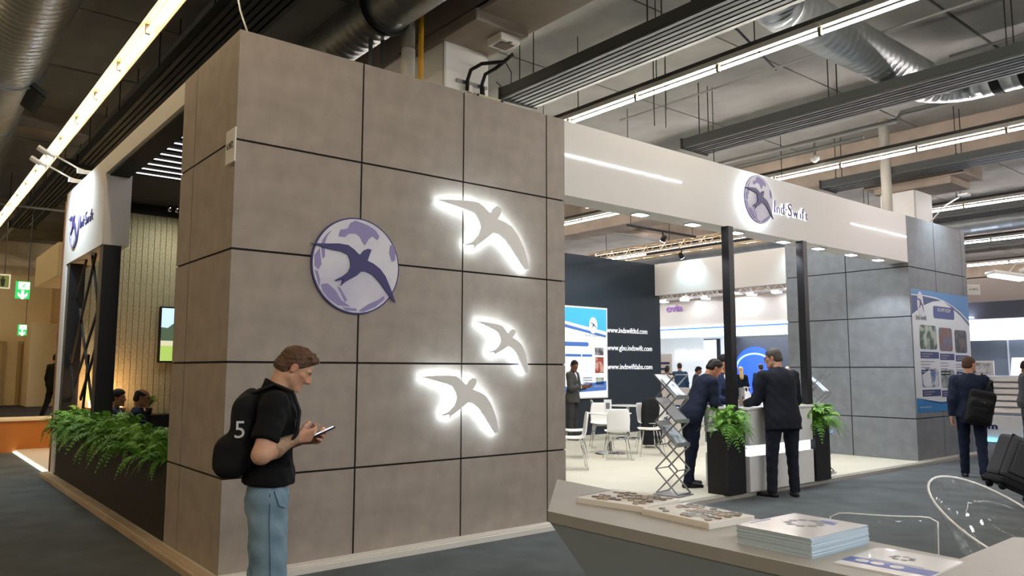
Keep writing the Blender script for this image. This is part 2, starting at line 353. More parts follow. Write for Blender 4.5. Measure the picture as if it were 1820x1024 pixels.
def arc(c, r, a0, a1, n, z): return [(c[0]+r*math.cos(math.radians(a0+(a1-a0)*i/n)), c[1]+r*math.sin(math.radians(a0+(a1-a0)*i/n)), z) for i in range(n+1)]
d = duct('galvanised duct with bends crossing below the concrete ceiling on the right', [(5.0, -3.2, 5.62)]+arc((5.6, -1.95), .6, 180, 90, 6, 5.62)+arc((9.0, -1.95), .6, 90, 0, 6, 5.62)+[(9.6, -5, 5.62)], .28)
for y in (-2.15, -2.5, -2.9): put('band', MB().lathe([(.285, -.06), (.292, -.06), (.292, .06), (.285, .06)], 28, (9.6, y, 5.62), (0, 1, 0)), m_blackm, d, W=True)
d = duct('pale distant duct right of the grey tower', [(19, -9, 5.3), (19, 4, 5.3)], .35, .3)
d = duct('distant metal duct beyond the back of the booth', [(18.2, 6, 5.4), (18.2, 16, 5.4)], .3, .4)
# ---------------------------------------------------------------- pipes, rods, cables under the ceiling
def pipe(lab, pts, r, mt=m_pipe, nm='ceiling_pipe', cat='pipe'): return tag(put(nm, MB().tube(pts, r, 8), mt, smooth=True), lab, cat)
pipe('long grey pipe under the ceiling beside the left light row', [(.58, -4, 5.6), (.58, 24, 5.6)], .05)
pipe('grey sprinkler pipe with a kink behind the second tray', [(10.2, 4.2, 5.5), (10.2, -.5, 5.5), (10.25, -.55, 5.62), (10.3, -4.5, 5.62)], .04)
pipe('thin conduit along the ceiling above the second tray', [(7.6, 3, 5.85), (7.6, -4.5, 5.85)], .018)
pipe('lower sprinkler pipe ahead of the pinkish light row', [(9.7, 4, 5.2), (9.7, -.2, 5.2)], .028)
pipe('thin conduit crossing near the upper right corner', [(9.2, -1.7, 5.9), (9.2, -5, 5.9)], .02)
pipe('white sling cable running down to the corner of the tower', [(-.1, .7, 6.2), (.3, .9, 4.8), (.5, .85, 4.22)], .009, M('cable_white', 'cfccc4', .5), 'sling_cable', 'cable')
pipe('black cable sagging along the slab right of the column', [(3.75, .3, 6.14), (5.2, -.3, 6.05), (6.4, -.2, 6.0), (8.1, .3, 6.05)], .016, m_blackm, 'ceiling_cable', 'cable')
pipe('thin cross conduit at the far left ceiling', [(-3, 13.5, 5.05), (6, 13.5, 5.05)], .03)
sp = thing('sprinkler_head', 'small white sprinkler and sensor on the kinked pipe', 'sprinkler', (10.2, .9, 5.46))
put('stem', MB().cyl((0, 0, 0), (0, 0, -.22), .02), m_pipe, sp); put('sensor', MB().lathe([(.0, -.22), (.06, -.22), (.07, -.3), (.03, -.34)], 12), m_white, sp, smooth=True)
for i, (x, y) in enumerate(((5.23, 1.6), (5.23, .2), (5.23, -1.2), (6.0, .9), (6.2, .85), (6.6, 1.4), (6.8, 1.35))):
    tag(put('hanging_rod', MB().cyl((x, y, 5.15), (x, y, 6.2), .007, 6), m_rod), 'thin dark rod hanging from the slab by the bright light row, %s nearest the header' % ORD[i], 'rod', 'ceiling rods')
# ---------------------------------------------------------------- signs at the far left
m_green = M('sign_green', '1f9a4c', .5, emit=.9, ecol=sr('1f9a4c')); m_signw = M('sign_white', 'e8f2e6', .5, emit=.8, ecol=(.85, .95, .82))
def runner(mb, o, u, v, s, m=0):
    def P(pl): mb.prism([(a*s, b*s) for a, b in pl], o, u, v, -.006, m)
    P([(.12, .9), (.24, .9), (.24, 1.0), (.12, 1.0)]); P([(-.1, .5), (.08, .86), (.2, .82), (.05, .45)])
    P([(.1, .8), (.38, .68), (.36, .6), (.1, .7)]); P([(.0, .5), (.2, .3), (.05, .05), (.14, 0), (.32, .3), (.08, .56)]); P([(-.08, .52), (-.2, .22), (-.45, .2), (-.45, .12), (-.12, .12), (.05, .46)])
    P([(-.08, .82), (-.35, .72), (-.3, .62), (-.02, .74)])
def exit_sign(lab, x, y, z, wd, rod):
    t = thing('exit_sign', lab, 'sign', (x, y, z)); h = wd*1.42
    put('sign_box', MB().box(-wd/2, wd/2, 0, .06, -h/2, h/2), m_green, t, bev=.006)
    put('top_panel', MB().box(-wd*.32, wd*.46, -.008, .0, h*.04, h*.46), m_signw, t)
    mb = MB(); runner(mb, Vector((wd*.05, -.009, h*.08)), X_, Z_, h*.34); put('running_figure', mb, m_green, t)
    put('arrow', MB().prism([(-.03, .1), (.03, .1), (.03, -.02), (.1, .05), (.1, -.03), (0, -.13), (-.1, -.03), (-.1, .05), (-.03, -.02)], (wd*.0, -.001, -h*.25), X_*wd/.3, Z_*wd/.3, -.008), m_signw, t)
    put('rod', MB().cyl((wd*.35, .03, h/2), (wd*.35, .03, rod), .008, 6), m_rod, t)
exit_sign('nearer green emergency exit sign with arrow hanging at left', .27, 14.1, 3.29, .27, 2.9)
exit_sign('smaller distant green exit sign hanging below the nearer one', 1.41, 23.6, 2.81, .25, 3.38)
t = thing('toilet_sign', 'framed toilet sign with dark figure at the left edge', 'sign', (-.05, 15.5, 3.59))
put('frame', MB().box(-.3, .22, 0, .05, -.17, .17), M('frame_cream', 'd6cfae', .5, emit=.25, ecol=(.8, .75, .55)), t, bev=.006)
put('panel', MB().box(-.27, .19, -.006, 0, -.14, .14), M('panel_olive', '6f7a3d', .5, emit=.25, ecol=sr('6f7a3d')), t)
put('figure', MB().prism([(-.03, -.12), (-.05, .06), (.05, .06), (.03, -.12)], (.07, -.007, 0), X_, Z_, -.004).lathe([(.001, 0), (.025, 0), (.025, .006), (.001, .006)], 12, (.07, -.013, .09), (0, 1, 0)), M('figure_dark', '2c3320', .5), t)
put('rod', MB().cyl((.1, .03, .17), (.1, .03, 2.6), .008, 6), m_rod, t)
# ================================================================ THE BOOTH
ZB = [.058, .75, 1.613, 2.477, 3.333, 4.219]
# platform
pf = struct('floor_platform', MB().box(-.1, 14.0, -.1, 7.4, 0, .055), m_plat)
m_alu = M('edge_alu', 'a9a59c', .5)
struct('trim_1', MB().box(-.13, 3.24, -.13, -.1, 0, .045).box(-.13, 3.26, -.1, -.005, .055, .062), m_trimw)
struct('trim_2', MB().box(3.26, 14.03, -.14, -.1, 0, .05).box(3.26, 14.0, -.1, -.04, .055, .059), m_alu)
m_trimb = M('trim_wood', 'c0a88c', .55, var=.1, sc=3)
struct('trim_3', MB().box(-.13, -.1, -.1, 7.4, 0, .05).box(-.1, -.03, .0, 7.4, .055, .062), m_trimb)
PAN = {}
def panel_wall(w, o, u, xs, zs, th=.016, g=.0085, mt=None):
    mt = mt or m_panel
    """laminate panels with recessed dark joints on the plane through o along u; outward normal u x Z"""
    u = Vector(u); n = u.cross(Z_)
    for i in range(len(xs)-1):
        for k in range(len(zs)-1):
            a, b, c, d = xs[i]+(g if i else 0), xs[i+1]-(g if i < len(xs)-2 else 0), zs[k]+(g if k else 0), zs[k+1]-(g if k < len(zs)-2 else 0)
            wd, ht = b-a, d-c; key = (round(wd, 3), round(ht, 3), tuple(round(t) for t in u), mt.name)
            if key not in PAN:
                mb = MB(); P = [Vector(o)*0+u*x+Z_*z+n*(-th*y) for x in (0, wd) for y in (1, 0) for z in (0, ht)]
                mb.add(P, [(0, 1, 3, 2), (4, 6, 7, 5), (0, 4, 5, 1), (2, 3, 7, 6), (0, 2, 6, 4), (1, 5, 7, 3)])
                p = put('panel', mb, mt, w); PAN[key] = p.data
            else: p = inst('panel', PAN[key], w)
            p.location = Vector(o)+u*a+Z_*c
wf = struct('wall_front', MB().box(.011, 3.44, .011, .09, .058, 4.212), m_joint)
panel_wall(wf, (0, 0, 0), X_, [0, 1.085, 2.158, 3.215, 3.466], ZB)
ws = struct('wall_side', MB().box(.011, .09, .09, 1.42, .058, 4.212), m_joint)
panel_wall(ws, (0, 1.426, 0), -Y_, [0, .376, 1.4095], ZB)
we = struct('wall_return', MB().box(3.39, 3.466, .018, 1.42, .058, 4.21).box(0.09, 3.39, 1.36, 1.42, .058, 4.0), M('return_greige', '8c8177', .6))
# right tower
wrt = struct('wall_right', MB().box(11.5, 13.93, .011, .09, .058, 4.212), m_joint)
panel_wall(wrt, (11.486, 0, 0), X_, [0, 1.081, 2.262, 2.464], ZB, mt=m_panel_cool)
wrs = struct('wall_right_side', MB().box(11.497, 11.58, .09, 2.3, .058, 4.212), m_joint)
panel_wall(wrs, (11.486, 2.31, 0), -Y_, [0, 1.2, 2.2935], ZB, mt=m_panel_cool)
struct('wall_right_end', MB().box(13.87, 13.95, .018, 2.3, .058, 4.21), m_panel_cool)
# stand number signs
m_ink = M('ink_dark', '3a3835', .6)
def stand_sign(lab, o, u, wd, ht):
    o = Vector(o); u = Vector(u); t = thing('stand_number_sign', lab, 'sign', tuple(o)); n = u.cross(Z_)
    put('plate', MB().prism([(0, 0), (wd, 0), (wd, ht), (0, ht)], o, u, Z_, .012), M('plate_cream', 'ebe8e2', .5), t, W=True, bev=.003)
    text('stand_number', '4.1M72', m_ink, t, o+n*.0135+u*wd*.14+Z_*ht*.42, u, Z_, ht*.2, .001, wfit=wd*.68)
stand_sign('small white stand number sign standing out from the near tower corner', (-.03, .1, 3.13), -Y_, .2, .27)
stand_sign('small white stand number sign on the outer edge of the right tower', (14.0, .03, 3.0), Vector((.8, -.6, 0)), .26, .2)
# ---------------------------------------------------------------- bird signs and logos
DB = [(-.43,.149),(-.319,.156),(-.177,.171),(-.093,.167),(-.035,.134),(.008,.098),(.025,.095),(.057,.137),(.094,.154),(.127,.148),(.115,.115),(.101,.079),(.092,.049),(.148,.031),(.213,-.009),(.266,-.067),(.313,-.156),(.348,-.235),(.373,-.294),(.341,-.277),(.282,-.205),(.216,-.129),(.15,-.07),(.086,-.043),(.036,-.045),(-.012,-.089),(-.073,-.123),(-.12,-.153),(-.151,-.182),(-.131,-.127),(-.192,-.145),(-.2,-.137),(-.134,-.099),(-.086,-.061),(-.063,-.015),(-.07,.041),(-.09,.084),(-.152,.107),(-.271,.117)]
BIRD = [(1.824,3.102),(2.014,3.127),(2.197,3.143),(2.29,3.14),(2.36,3.103),(2.402,3.073),(2.434,3.061),(2.456,3.106),(2.508,3.139),(2.553,3.129),(2.563,3.094),(2.541,3.049),(2.521,3.015),(2.613,2.992),(2.697,2.958),(2.781,2.874),(2.85,2.762),(2.891,2.659),(2.919,2.568),(2.87,2.556),(2.782,2.649),(2.697,2.741),(2.614,2.822),(2.532,2.865),(2.467,2.871),(2.388,2.813),(2.325,2.765),(2.263,2.723),(2.226,2.678),(2.241,2.73),(2.155,2.716),(2.14,2.725),(2.225,2.759),(2.293,2.833),(2.317,2.912),(2.292,2.973),(2.244,3.031),(2.167,3.052),(2.015,3.077)]
EARTH = [[(-.179,.232),(-.162,.29),(-.096,.308),(-.073,.357),(-.025,.385),(.043,.371),(.102,.355),(.167,.323),(.206,.275),(.189,.238),(.142,.267),(.105,.24),(.068,.179),(.048,.2),(.016,.253),(-.022,.272),(-.083,.265),(-.119,.232)],
 [(.313,.204),(.339,.219),(.367,.163),(.368,.081),(.334,.062),(.306,.134)], [(-.333,.148),(-.316,.194),(-.279,.243),(-.24,.28),(-.279,.22),(-.3,.152),(-.293,.053),(-.315,.029)],
 [(-.386,.056),(-.341,.119),(-.323,-.015),(-.347,-.061),(-.383,-.031)], [(-.382,-.064),(-.354,-.072),(-.329,-.147),(-.336,-.201),(-.355,-.139)],
 [(-.321,-.179),(-.263,-.168),(-.19,-.224),(-.14,-.298),(-.054,-.349),(-.163,-.344),(-.247,-.294),(-.307,-.232)], [(-.179,-.188),(-.148,-.199),(-.085,-.295),(-.104,-.312),(-.142,-.243)],
 [(.02,-.383),(.118,-.317),(.206,-.278),(.262,-.24),(.27,-.267),(.182,-.34),(.07,-.388)], [(-.127,-.357),(.007,-.363),(.003,-.384),(-.09,-.382)]]
def bird_sign(lab, a, b):
    """back-lit plate: similarity transform of the outline so that its wing tips fall on a and b"""
    A0, B0 = complex(1.824, 3.102), complex(2.919, 2.568); a = complex(*a); b = complex(*b); q = (b-a)/(B0-A0)
    pl = [(a+(complex(x, z)-A0)*q) for x, z in BIRD]; pl = [(c.real, c.imag) for c in pl]
    cx = sum(p[0] for p in pl)/len(pl); cz = sum(p[1] for p in pl)/len(pl)
    t = thing('bird_sign', lab, 'sign', (cx, 0, cz), 0, 'back-lit swallow signs')
    put('plate', MB().prism(pl, (0, -.055, 0), X_, Z_, .022), m_plate, t, W=True)
    put('light_body', MB().prism(pl, (0, -.036, 0), X_, Z_, .018), M('halo_led', 'ffffff', emit=12.5, ecol=(.72, .89, 1)), t, W=True)
    for k in (2, 15, 24): put('spacer', MB().cyl((pl[k][0]*.7+cx*.3, 0, pl[k][1]*.7+cz*.3), (pl[k][0]*.7+cx*.3, -.036, pl[k][1]*.7+cz*.3), .008, 8), m_steel, t, W=True)
bird_sign('largest back-lit swallow sign, highest of the three on the tower', (1.82, 3.102), (2.915, 2.56))
bird_sign('smallest back-lit swallow sign, at the middle height on the tower', (2.264, 2.011), (2.905, 1.531))
bird_sign('medium back-lit swallow sign, lowest of the three on the tower', (1.653, 1.497), (2.54, .975))
def logo(lab, o, u, r, halo=0, rim=True):
    o = Vector(o); u = Vector(u); n = u.cross(Z_); s = r/.41
    t = thing('logo_disc', lab, 'sign', tuple(o))
    circ = [(r*math.cos(i*math.pi/36), r*math.sin(i*math.pi/36)) for i in range(72)]
    if halo: put('light_body', MB().prism([(x*.985, y*.985) for x, y in circ], o+n*.035, u, Z_, .02), M('halo_led2', 'ffffff', emit=halo, ecol=(.78, .92, 1)), t, W=True)
    k = .06 if halo else .0
    put('rim', MB().prism(circ, o+n*k, u, Z_, .02), m_purple if rim else m_lav, t, W=True)
    put('globe_face', MB().prism([(x*.97, y*.97) for x, y in circ], o+n*(k+.02), u, Z_, .003), M('globe_pale', 'dfdee8', .45, col2='bdb9d6', sc=1.6, thr=(.45, .75)), t, W=True)
    mb = MB()
    for pl in EARTH: mb.prism([(x*s, y*s) for x, y in pl], o+n*(k+.023), u, Z_, .002)
    put('continents', mb, m_lav, t, W=True)
    put('swallow', MB().prism([(x*s, y*s) for x, y in DB], o+n*(k+.026), u, Z_, .012), m_purple, t, W=True)
    return t
logo('round globe logo with purple swallow on the tower wall', (1.05, 0, 2.43), X_, .41)
# ---------------------------------------------------------------- right header
hd = thing('header_fascia', 'long white header fascia spanning the booth opening on the right', 'fascia', (3.466, 0, 3.4))
put('fascia_board', MB().box(3.47, 11.484, 0, .04, 3.4, 4.215), m_white, hd, W=True)
put('soffit', MB().box(3.47, 11.484, .04, .32, 3.4, 3.43), m_white, hd, W=True)
put('rear_board', MB().box(3.47, 11.484, .28, .32, 3.43, 4.2), m_white, hd, W=True)
for x0, x1 in ((3.475, 5.42), (9.56, 11.47)):
    put('led_strip', MB().box(x0, x1, -.01, 0, 3.832, 3.846), M('led_strip_cool', 'ffffff', emit=2.6, ecol=(.86, .9, 1)), hd, W=True)
for x in (4.84, 5.83, 6.75, 7.9, 8.85, 9.85, 10.75):
    d = put('downlight', MB().box(x-.1, x+.1, .09, .23, 3.385, 3.4), M('downlight_rim', 'dcdcdc', .4), hd, W=True)
    put('diffuser', MB().box(x-.085, x+.085, .105, .215, 3.38, 3.385), M('downlight_led', 'ffffff', emit=14, ecol=(.9, .88, 1)), d, W=True)
    light('spot_lamp', 'SPOT', (x, .16, 3.37), 52, (.86, .92, 1), hd, .05, aim=(x+.2, .6, 0), spot=1.9, blend=.35)
lg = logo('globe logo with glowing halo on the right header', (6.955, 0, 3.835), X_, .33, halo=6, rim=False)
def logo_text(lab, o, u, wd, h, halo):
    o = Vector(o); u = Vector(u); n = u.cross(Z_)
    t = thing('logo_lettering', lab, 'lettering', tuple(o))
    x = 0; W = [('I', .06, 1.25, 0), ('n', .1, .72, 0), ('d', .1, 1.1, 0), ('-', .06, .8, 0), ('S', .13, 1.25, 0), ('w', .15, .72, 0), ('i', .05, .85, 0), ('f', .08, 1.1, 0), ('t', .08, .95, 0)]
    tot = sum(a[1] for a in W)
    for ch, wc, hc, _ in W:
        ww = wc/tot*wd
        text('letter', ch, M('letter_purple', '4f2f72', .45) if halo else M('letter_blue', '45407e', .5), t, o+n*(.03 if halo else .004)+u*x+Z_*(.25*h if ch == '-' else 0), u, Z_, h*hc if ch not in 'nw-' else h*.95, .006, wfit=ww*(.66 if ch not in 'Ii' else .3), bold=-.0025); x += ww
    if halo:
        x = 0
        for ch, wc, hc, _ in W:
            ww = wc/tot*wd; hh = h*(1.15 if ch in 'IdSf' else .72)
            text('letter_light', ch, M('halo_led3', 'ffffff', emit=1.3, ecol=(.8, .94, 1)), t, o+n*.014+u*x+Z_*(.25*h if ch == '-' else 0), u, Z_, h*hc if ch not in 'nw-' else h*.95, .004, wfit=ww*(.7 if ch not in 'Ii' else .36), bold=.002); x += ww
    return t
logo_text('purple company lettering with white glow on the right header', (7.37, 0, 3.72), X_, .9, .145, True)
# ---------------------------------------------------------------- inner rear walls
m_dark = M('wall_slate', '1f2a34', .6, var=.05, sc=2)
wbk = struct('wall_back', MB().box(3.4, 13.38, 7.05, 7.35, .055, 4.25), m_dark)
struct('wall_partition', MB().box(3.33, 3.4, 1.43, 7.05, .055, 4.15), m_dark)
rh = thing('rear_header', 'white header panel across the open right side of the booth', 'fascia', (13.2, 4.6, 3.45))
put('header_board', MB().box(13.2, 13.26, 2.3, 7.05, 3.45, 4.25), m_white, rh, W=True)
put('soffit', MB().box(13.26, 13.4, 2.3, 7.05, 3.45, 3.48), m_white, rh, W=True)
for i, (s_, z) in enumerate((('www.indswiftltd.com', 2.455), ('www.gbu.indswift.com', 2.03), ('www.indswiftlabs.com', 1.575))):
    t = thing('web_lettering', 'white web address %s on the dark wall' % s_, 'lettering', (11.4, 7.05, z))
    text('letters', s_, M('letter_white', 'eef0f2', .5, emit=.25, ecol=(1, 1, 1)), t, (11.42, 7.045, z), X_, Z_, .13, .004, wfit=1.45 if i == 0 else 1.62)
def photo(nm, a, b, c=None, sc=8, thr=(.42, .58)): return M(nm, a, .5, col2=b, sc=sc, thr=thr, det=3)
def rrect(x0, x1, z0, z1, r=.03, n=4):
    P = []
    for cx, cz, a0 in ((x1-r, z1-r, 0), (x0+r, z1-r, 90), (x0+r, z0+r, 180), (x1-r, z0+r, 270)):
        P += [(cx+r*math.cos(math.radians(a0+90*i/n)), cz+r*math.sin(math.radians(a0+90*i/n))) for i in range(n+1)]
    return P
m_pw = M('poster_white', 'dfe3e8', .4); m_pb = M('poster_blue', '2f7fc0', .4); m_pd = M('poster_navy', '24407f', .4); m_pn = M('caption_navy', '2b3468', .45); m_tl = M('text_grey', '9a9aa6', .6)
# company poster on the front of the right tower
px0, px1, pz0, pz1 = 11.53, 13.93, .85, 2.955; pw, ph = px1-px0, pz1-pz0
po = thing('company_poster', 'large blue and white company poster on the front of the right tower', 'poster', ((px0+px1)/2, 0, pz0))
def PQ(u, v): return (px0+u*pw, pz1-v*ph)
def pp(nm, pl, y, mt): return put(nm, MB().prism([PQ(*q) for q in pl], (0, y, 0), X_, Z_, .0015), mt, po, W=True)
put('sheet', MB().box(px0, px1, -.004, 0, pz0, pz1), m_pw, po, W=True)
pp('sky_band', [(0, 0), (1, 0), (1, .22), (.85, .15), (.7, .1), (.55, .065), (.4, .045), (.2, .04), (0, .045)], -.004, m_pb)
pp('navy_swoosh', [(0, .055), (.2, .05), (.4, .058), (.5, .068), (.35, .085), (.2, .125), (.1, .165), (0, .21)], -.004, m_pd)
pp('navy_edge', [(.55, .075), (.7, .11), (.85, .165), (1, .24), (1, .27), (.85, .185), (.7, .125)], -.004, m_pd)
pp('foot_wave', [(0, .885), (.2, .91), (.4, .93), (.7, .925), (1, .90), (1, 1), (0, 1)], -.004, m_pb)
pp('foot_edge', [(0, .88), (.2, .905), (.4, .925), (.7, .92), (1, .88), (1, .9), (.7, .93), (.4, .94), (.2, .915)], -.0056, m_pd)
pp('title_box', [((x-px0)/pw, (pz1-z)/ph) for x, z in rrect(px0+.35*pw, px0+.72*pw, pz1-.225*ph, pz1-.12*ph, .05)], -.004, M('title_blue', '33478f', .45))
text('title', 'IND-SWIFT GROUP', m_white, po, (px0+.42*pw, -.0065, pz1-.165*ph), X_, Z_, .065, .0005, wfit=.23*pw)
text('company_name', 'Ind-Swift', m_ink, po, (px0+.055*pw, -.0065, pz1-.25*ph), X_, Z_, .09, .0005, wfit=.17*pw)
text('web_line', 'www.indswift.com', m_white, po, (px0+.04*pw, -.0065, pz1-.965*ph), X_, Z_, .03, .0005, wfit=.2*pw)
gl = MB().prism([(px0+.14*pw+.12*math.cos(i*.262), pz1-.115*ph+.21*math.sin(i*.262)) for i in range(24)], (0, -.0056, 0), X_, Z_, .0015); put('globe', gl, m_pale, po, W=True)
put('swallow', MB().prism([(px0+.14*pw+x*.36, pz1-.115*ph+z*.52) for x, z in DB], (0, -.0072, 0), X_, Z_, .001), m_purple, po, W=True)
tl = MB(); cols = ((.1, .385), (.425, .66), (.705, .93))
for k, (a, b) in enumerate(cols):
    for row, (v0, v1) in enumerate(((.29, .49), (.645, .80))):
        v0 += .01*k; v1 += .01*k
        pc = [('4a5a4c', 'b9c4b4'), ('6f6f80', '8a5a48'), ('38383c', '6a6052')][k] if row == 0 else [('5a74a8', 'd6d8dc'), ('a9b0b4', '6c7468'), ('6a82a8', 'c8cdd4')][k]
        pp('photo_print', [((x-px0)/pw, (pz1-z)/ph) for x, z in rrect(px0+a*pw, px0+b*pw, pz1-v1*ph, pz1-v0*ph, .06)], -.004, photo('photo_%d%d' % (k, row), pc[0], pc[1], sc=5+k))
        pp('caption', [(a, v1+.02), (b+.02, v1+.02), (b+.02, v1+.075), (a, v1+.075)], -.004, m_pn)
        for q, wd in enumerate((.7, .5)): tl.box(px0+(a+.02)*pw, px0+(a+(b-a)*wd)*pw, -.0065, -.0055, pz1-(v1+.042+.02*q)*ph, pz1-(v1+.034+.02*q)*ph)
        if row == 0:
            for q in range(5): tl.box(px0+a*pw, px0+(a+(b-a)*random.uniform(.5, .95))*pw, -.0055, -.004, pz1-(v1+.105+.024*q)*ph, pz1-(v1+.097+.024*q)*ph)
tag(put('text_lines', tl, m_tl, po, W=True), kind='stuff')
pp('photo_subject', [(.11, .7), (.24, .655), (.25, .79), (.13, .79)], -.0056, m_pw)
# poster on the dark back wall
b0, b1_, c0, c1 = 9.5, 11.385, .9, 3.03
bp = thing('wall_poster', 'tall white back-lit poster with blue bands on the dark back wall', 'poster', ((b0+b1_)/2, 7.05, c0))
put('light_frame', MB().box(b0, b1_, 7.0, 7.05, c0, c1), m_white, bp, W=True)
m_bl = M('poster_lit', 'e8f2f4', .5, emit=.3, ecol=(.85, .97, 1)); m_blb = M('poster_lit_blue', '3d9fe0', .5, emit=.3, ecol=sr('3d9fe0')); m_bln = M('poster_lit_navy', '3f63a4', .5, emit=.3, ecol=sr('3f63a4'))
put('sheet', MB().box(b0+.03, b1_-.04, 6.995, 7.0, c0+.03, c1-.04), m_bl, bp, W=True)
def bq(nm, pl, y, mt): put(nm, MB().prism(pl, (0, y, 0), X_, Z_, .002), mt, bp, W=True)
bq('sky_band', [(b0+.03, 2.74), (b1_-.04, 2.46), (b1_-.04, c1-.04), (b0+.03, c1-.04)], 6.995, m_blb)
bq('navy_band', [(b0+.03, 2.6), (b1_-.06, 2.32), (b1_-.06, 2.38), (b0+.03, 2.68)], 6.995, m_bln)
bq('foot_band', [(b0+.3, 1.02), (b1_-.06, 1.08), (b1_-.06, 1.3), (b0+.3, 1.16)], 6.995, m_bln)
bq('title_box', rrect(9.9, 10.75, 2.1, 2.2, .05), 6.995, m_bln); bq('subtitle_box', rrect(10.0, 10.5, 1.86, 1.92, .02), 6.995, m_bln); bq('subtitle_box', rrect(10.53, 10.86, 1.86, 1.92, .02), 6.995, m_bln)
bq('globe', [(10.9+.13*math.cos(i*.314), 2.6+.19*math.sin(i*.314)) for i in range(20)], 6.993, M('globe_lit', 'f2f2f4', .5, emit=.6, ecol=(1, 1, 1)))
bq('swallow', [(10.9+x*.34, 2.6+z*.4) for x, z in DB], 6.991, m_purple)
text('company_name', 'Ind-Swift', m_ink, bp, (10.62, 6.99, 2.33), X_, Z_, .07, .0005, wfit=.5)
bq('photo_print', [(10.95, 1.48), (11.24, 1.48), (11.24, 1.86), (10.95, 1.86)], 6.995, photo('photo_b1', 'e0b0a0', 'a84a3a', sc=9)); bq('photo_print', [(10.97, .0+1.22), (11.24, 1.22), (11.24, 1.38), (10.97, 1.38)], 6.995, photo('photo_b3', '8d968c', 'c6ccc0', sc=9))
bq('photo_print', [(10.95, 1.9), (11.24, 1.9), (11.24, 2.08), (10.95, 2.08)], 6.995, photo('photo_b2', '9aa0a4', '5a4c52', sc=8))
tl = MB()
for q in range(7): tl.box(10.62, 10.72, 6.993, 6.995, 1.78-.085*q, 1.79-.085*q)
for q in range(3): tl.box(10.55, 10.86, 6.993, 6.995, 1.36-.06*q, 1.39-.06*q)
tl.box(10.9, 11.25, 6.992, 6.993, 1.16, 1.185)
tag(put('text_lines', tl, m_tl, bp, W=True), kind='stuff')
# ---------------------------------------------------------------- left side of the booth
sf = thing('side_fascia', 'white side fascia with deeper logo box on the left of the booth', 'fascia', (0, 4.4, 3.1))
put('upper_strip', MB().box(0, .05, 1.43, 4.685, 4.0, 4.215), m_white, sf, W=True)
put('logo_box', MB().box(0, .306, 4.685, 7.38, 3.1, 4.215), m_white, sf, W=True)
put('inner_beam', MB().box(.05, .27, 1.43, 4.684, 3.98, 4.2), m_blackm, sf, W=True)
logo('globe logo with swallow on the left logo box', (0, 6.56, 3.615), -Y_, .335, rim=False)
logo_text('blue company lettering on the left logo box', (0, 6.18, 3.5), -Y_, .9, .15, False)
cn = thing('slat_canopy', 'black ceiling canopy with glowing LED slats inside the lounge', 'canopy', (1.8, 4.2, 4.12))
put('canopy_board', MB().box(.27, 3.33, 1.43, 7.05, 4.12, 4.2), m_blackm, cn, W=True)
for i in range(10): put('led_slat', MB().box(.285, 3.2, 2.322+.285*i, 2.338+.285*i, 4.11, 4.12), m_led, cn, W=True)
for i in range(10): put('black_slat', MB().box(.28, 3.2, 2.44+.285*i, 2.47+.285*i, 4.114, 4.12), m_blackm, cn, W=True)
put('valance', MB().box(.3, 3.33, 6.95, 7.02, 3.97, 4.12), m_blackm, cn, W=True)
for x in (1.25, 1.36, 1.47):
    sp_ = thing('track_spot', 'small cylindrical spotlight before the black valance, %s from the left' % ('first' if x < 1.3 else 'second' if x < 1.4 else 'third'), 'spotlight', (x, 6.5, 4.12), 0, 'lounge spotlights')
    put('stem', MB().cyl((0, 0, 0), (0, 0, -.05), .01, 8), m_steel, sp_); put('barrel', MB().lathe([(.022, -.05), (.028, -.06), (.028, -.15), (.02, -.155)], 12), m_chrome, sp_, smooth=True)
light('lounge_light', 'SPOT', (1.36, 6.1, 4.0), 26, (1, .93, .78), None, .1, aim=(1.2, 7.05, 2.2), spot=2.3, blend=.9)
light('lounge_light', 'SPOT', (2.4, 5.9, 4.0), 18, (1, .93, .8), None, .1, aim=(2.2, 7.05, 2.0), spot=2.2, blend=.9)
# textured plank wall
m_weave = M('weave_plank', 'a8a488', .8, var=.22, sc=26, bump=.9, bsc=34, stretch=(1, 1, 3.2))
wt = struct('wall_lounge', MB().box(.24, 3.33, 7.03, 7.35, .055, 3.98), m_joint)
pl_ = None
for i in range(36):
    x = .245+.0855*i
    if x > 3.24: break
    if pl_ is None: o = put('plank', MB().box(0, .079, 0, .022, .06, 3.975), m_weave, wt); pl_ = o.data
    else: o = inst('plank', pl_, wt)
    o.location = (x, 7.01-(.004 if i % 2 else 0), 0)
tv = thing('wall_screen', 'flat screen showing a green landscape on the lounge wall', 'screen', (2.05, 7.0, 1.66))
put('bezel', MB().box(1.3, 2.83, 6.93, 7.0, 1.66, 2.535), m_blackm, tv, W=True, bev=.006)
def em(nm, h, e=.8, **k): return M(nm, h, .4, emit=e, ecol=sr(h), **k)
put('sky_picture', MB().box(1.325, 2.805, 6.926, 6.93, 2.2, 2.51), em('tv_sky', '9db8e8'), tv, W=True)
put('tree_picture', MB().prism([(1.325, 2.0), (2.805, 2.0), (2.805, 2.2), (2.6, 2.24), (2.3, 2.18), (2.0, 2.25), (1.7, 2.19), (1.5, 2.27), (1.42, 2.2), (1.325, 2.21)], (0, 6.928, 0), X_, Z_, .003), em('tv_tree', '3c4a3a'), tv, W=True)
put('terrace_picture', MB().box(1.325, 2.805, 6.926, 6.93, 1.92, 2.03), em('tv_terrace', 'a9a58c'), tv, W=True)
put('lawn_picture', MB().box(1.325, 2.805, 6.926, 6.93, 1.685, 1.92), em('tv_lawn', '86a050'), tv, W=True)
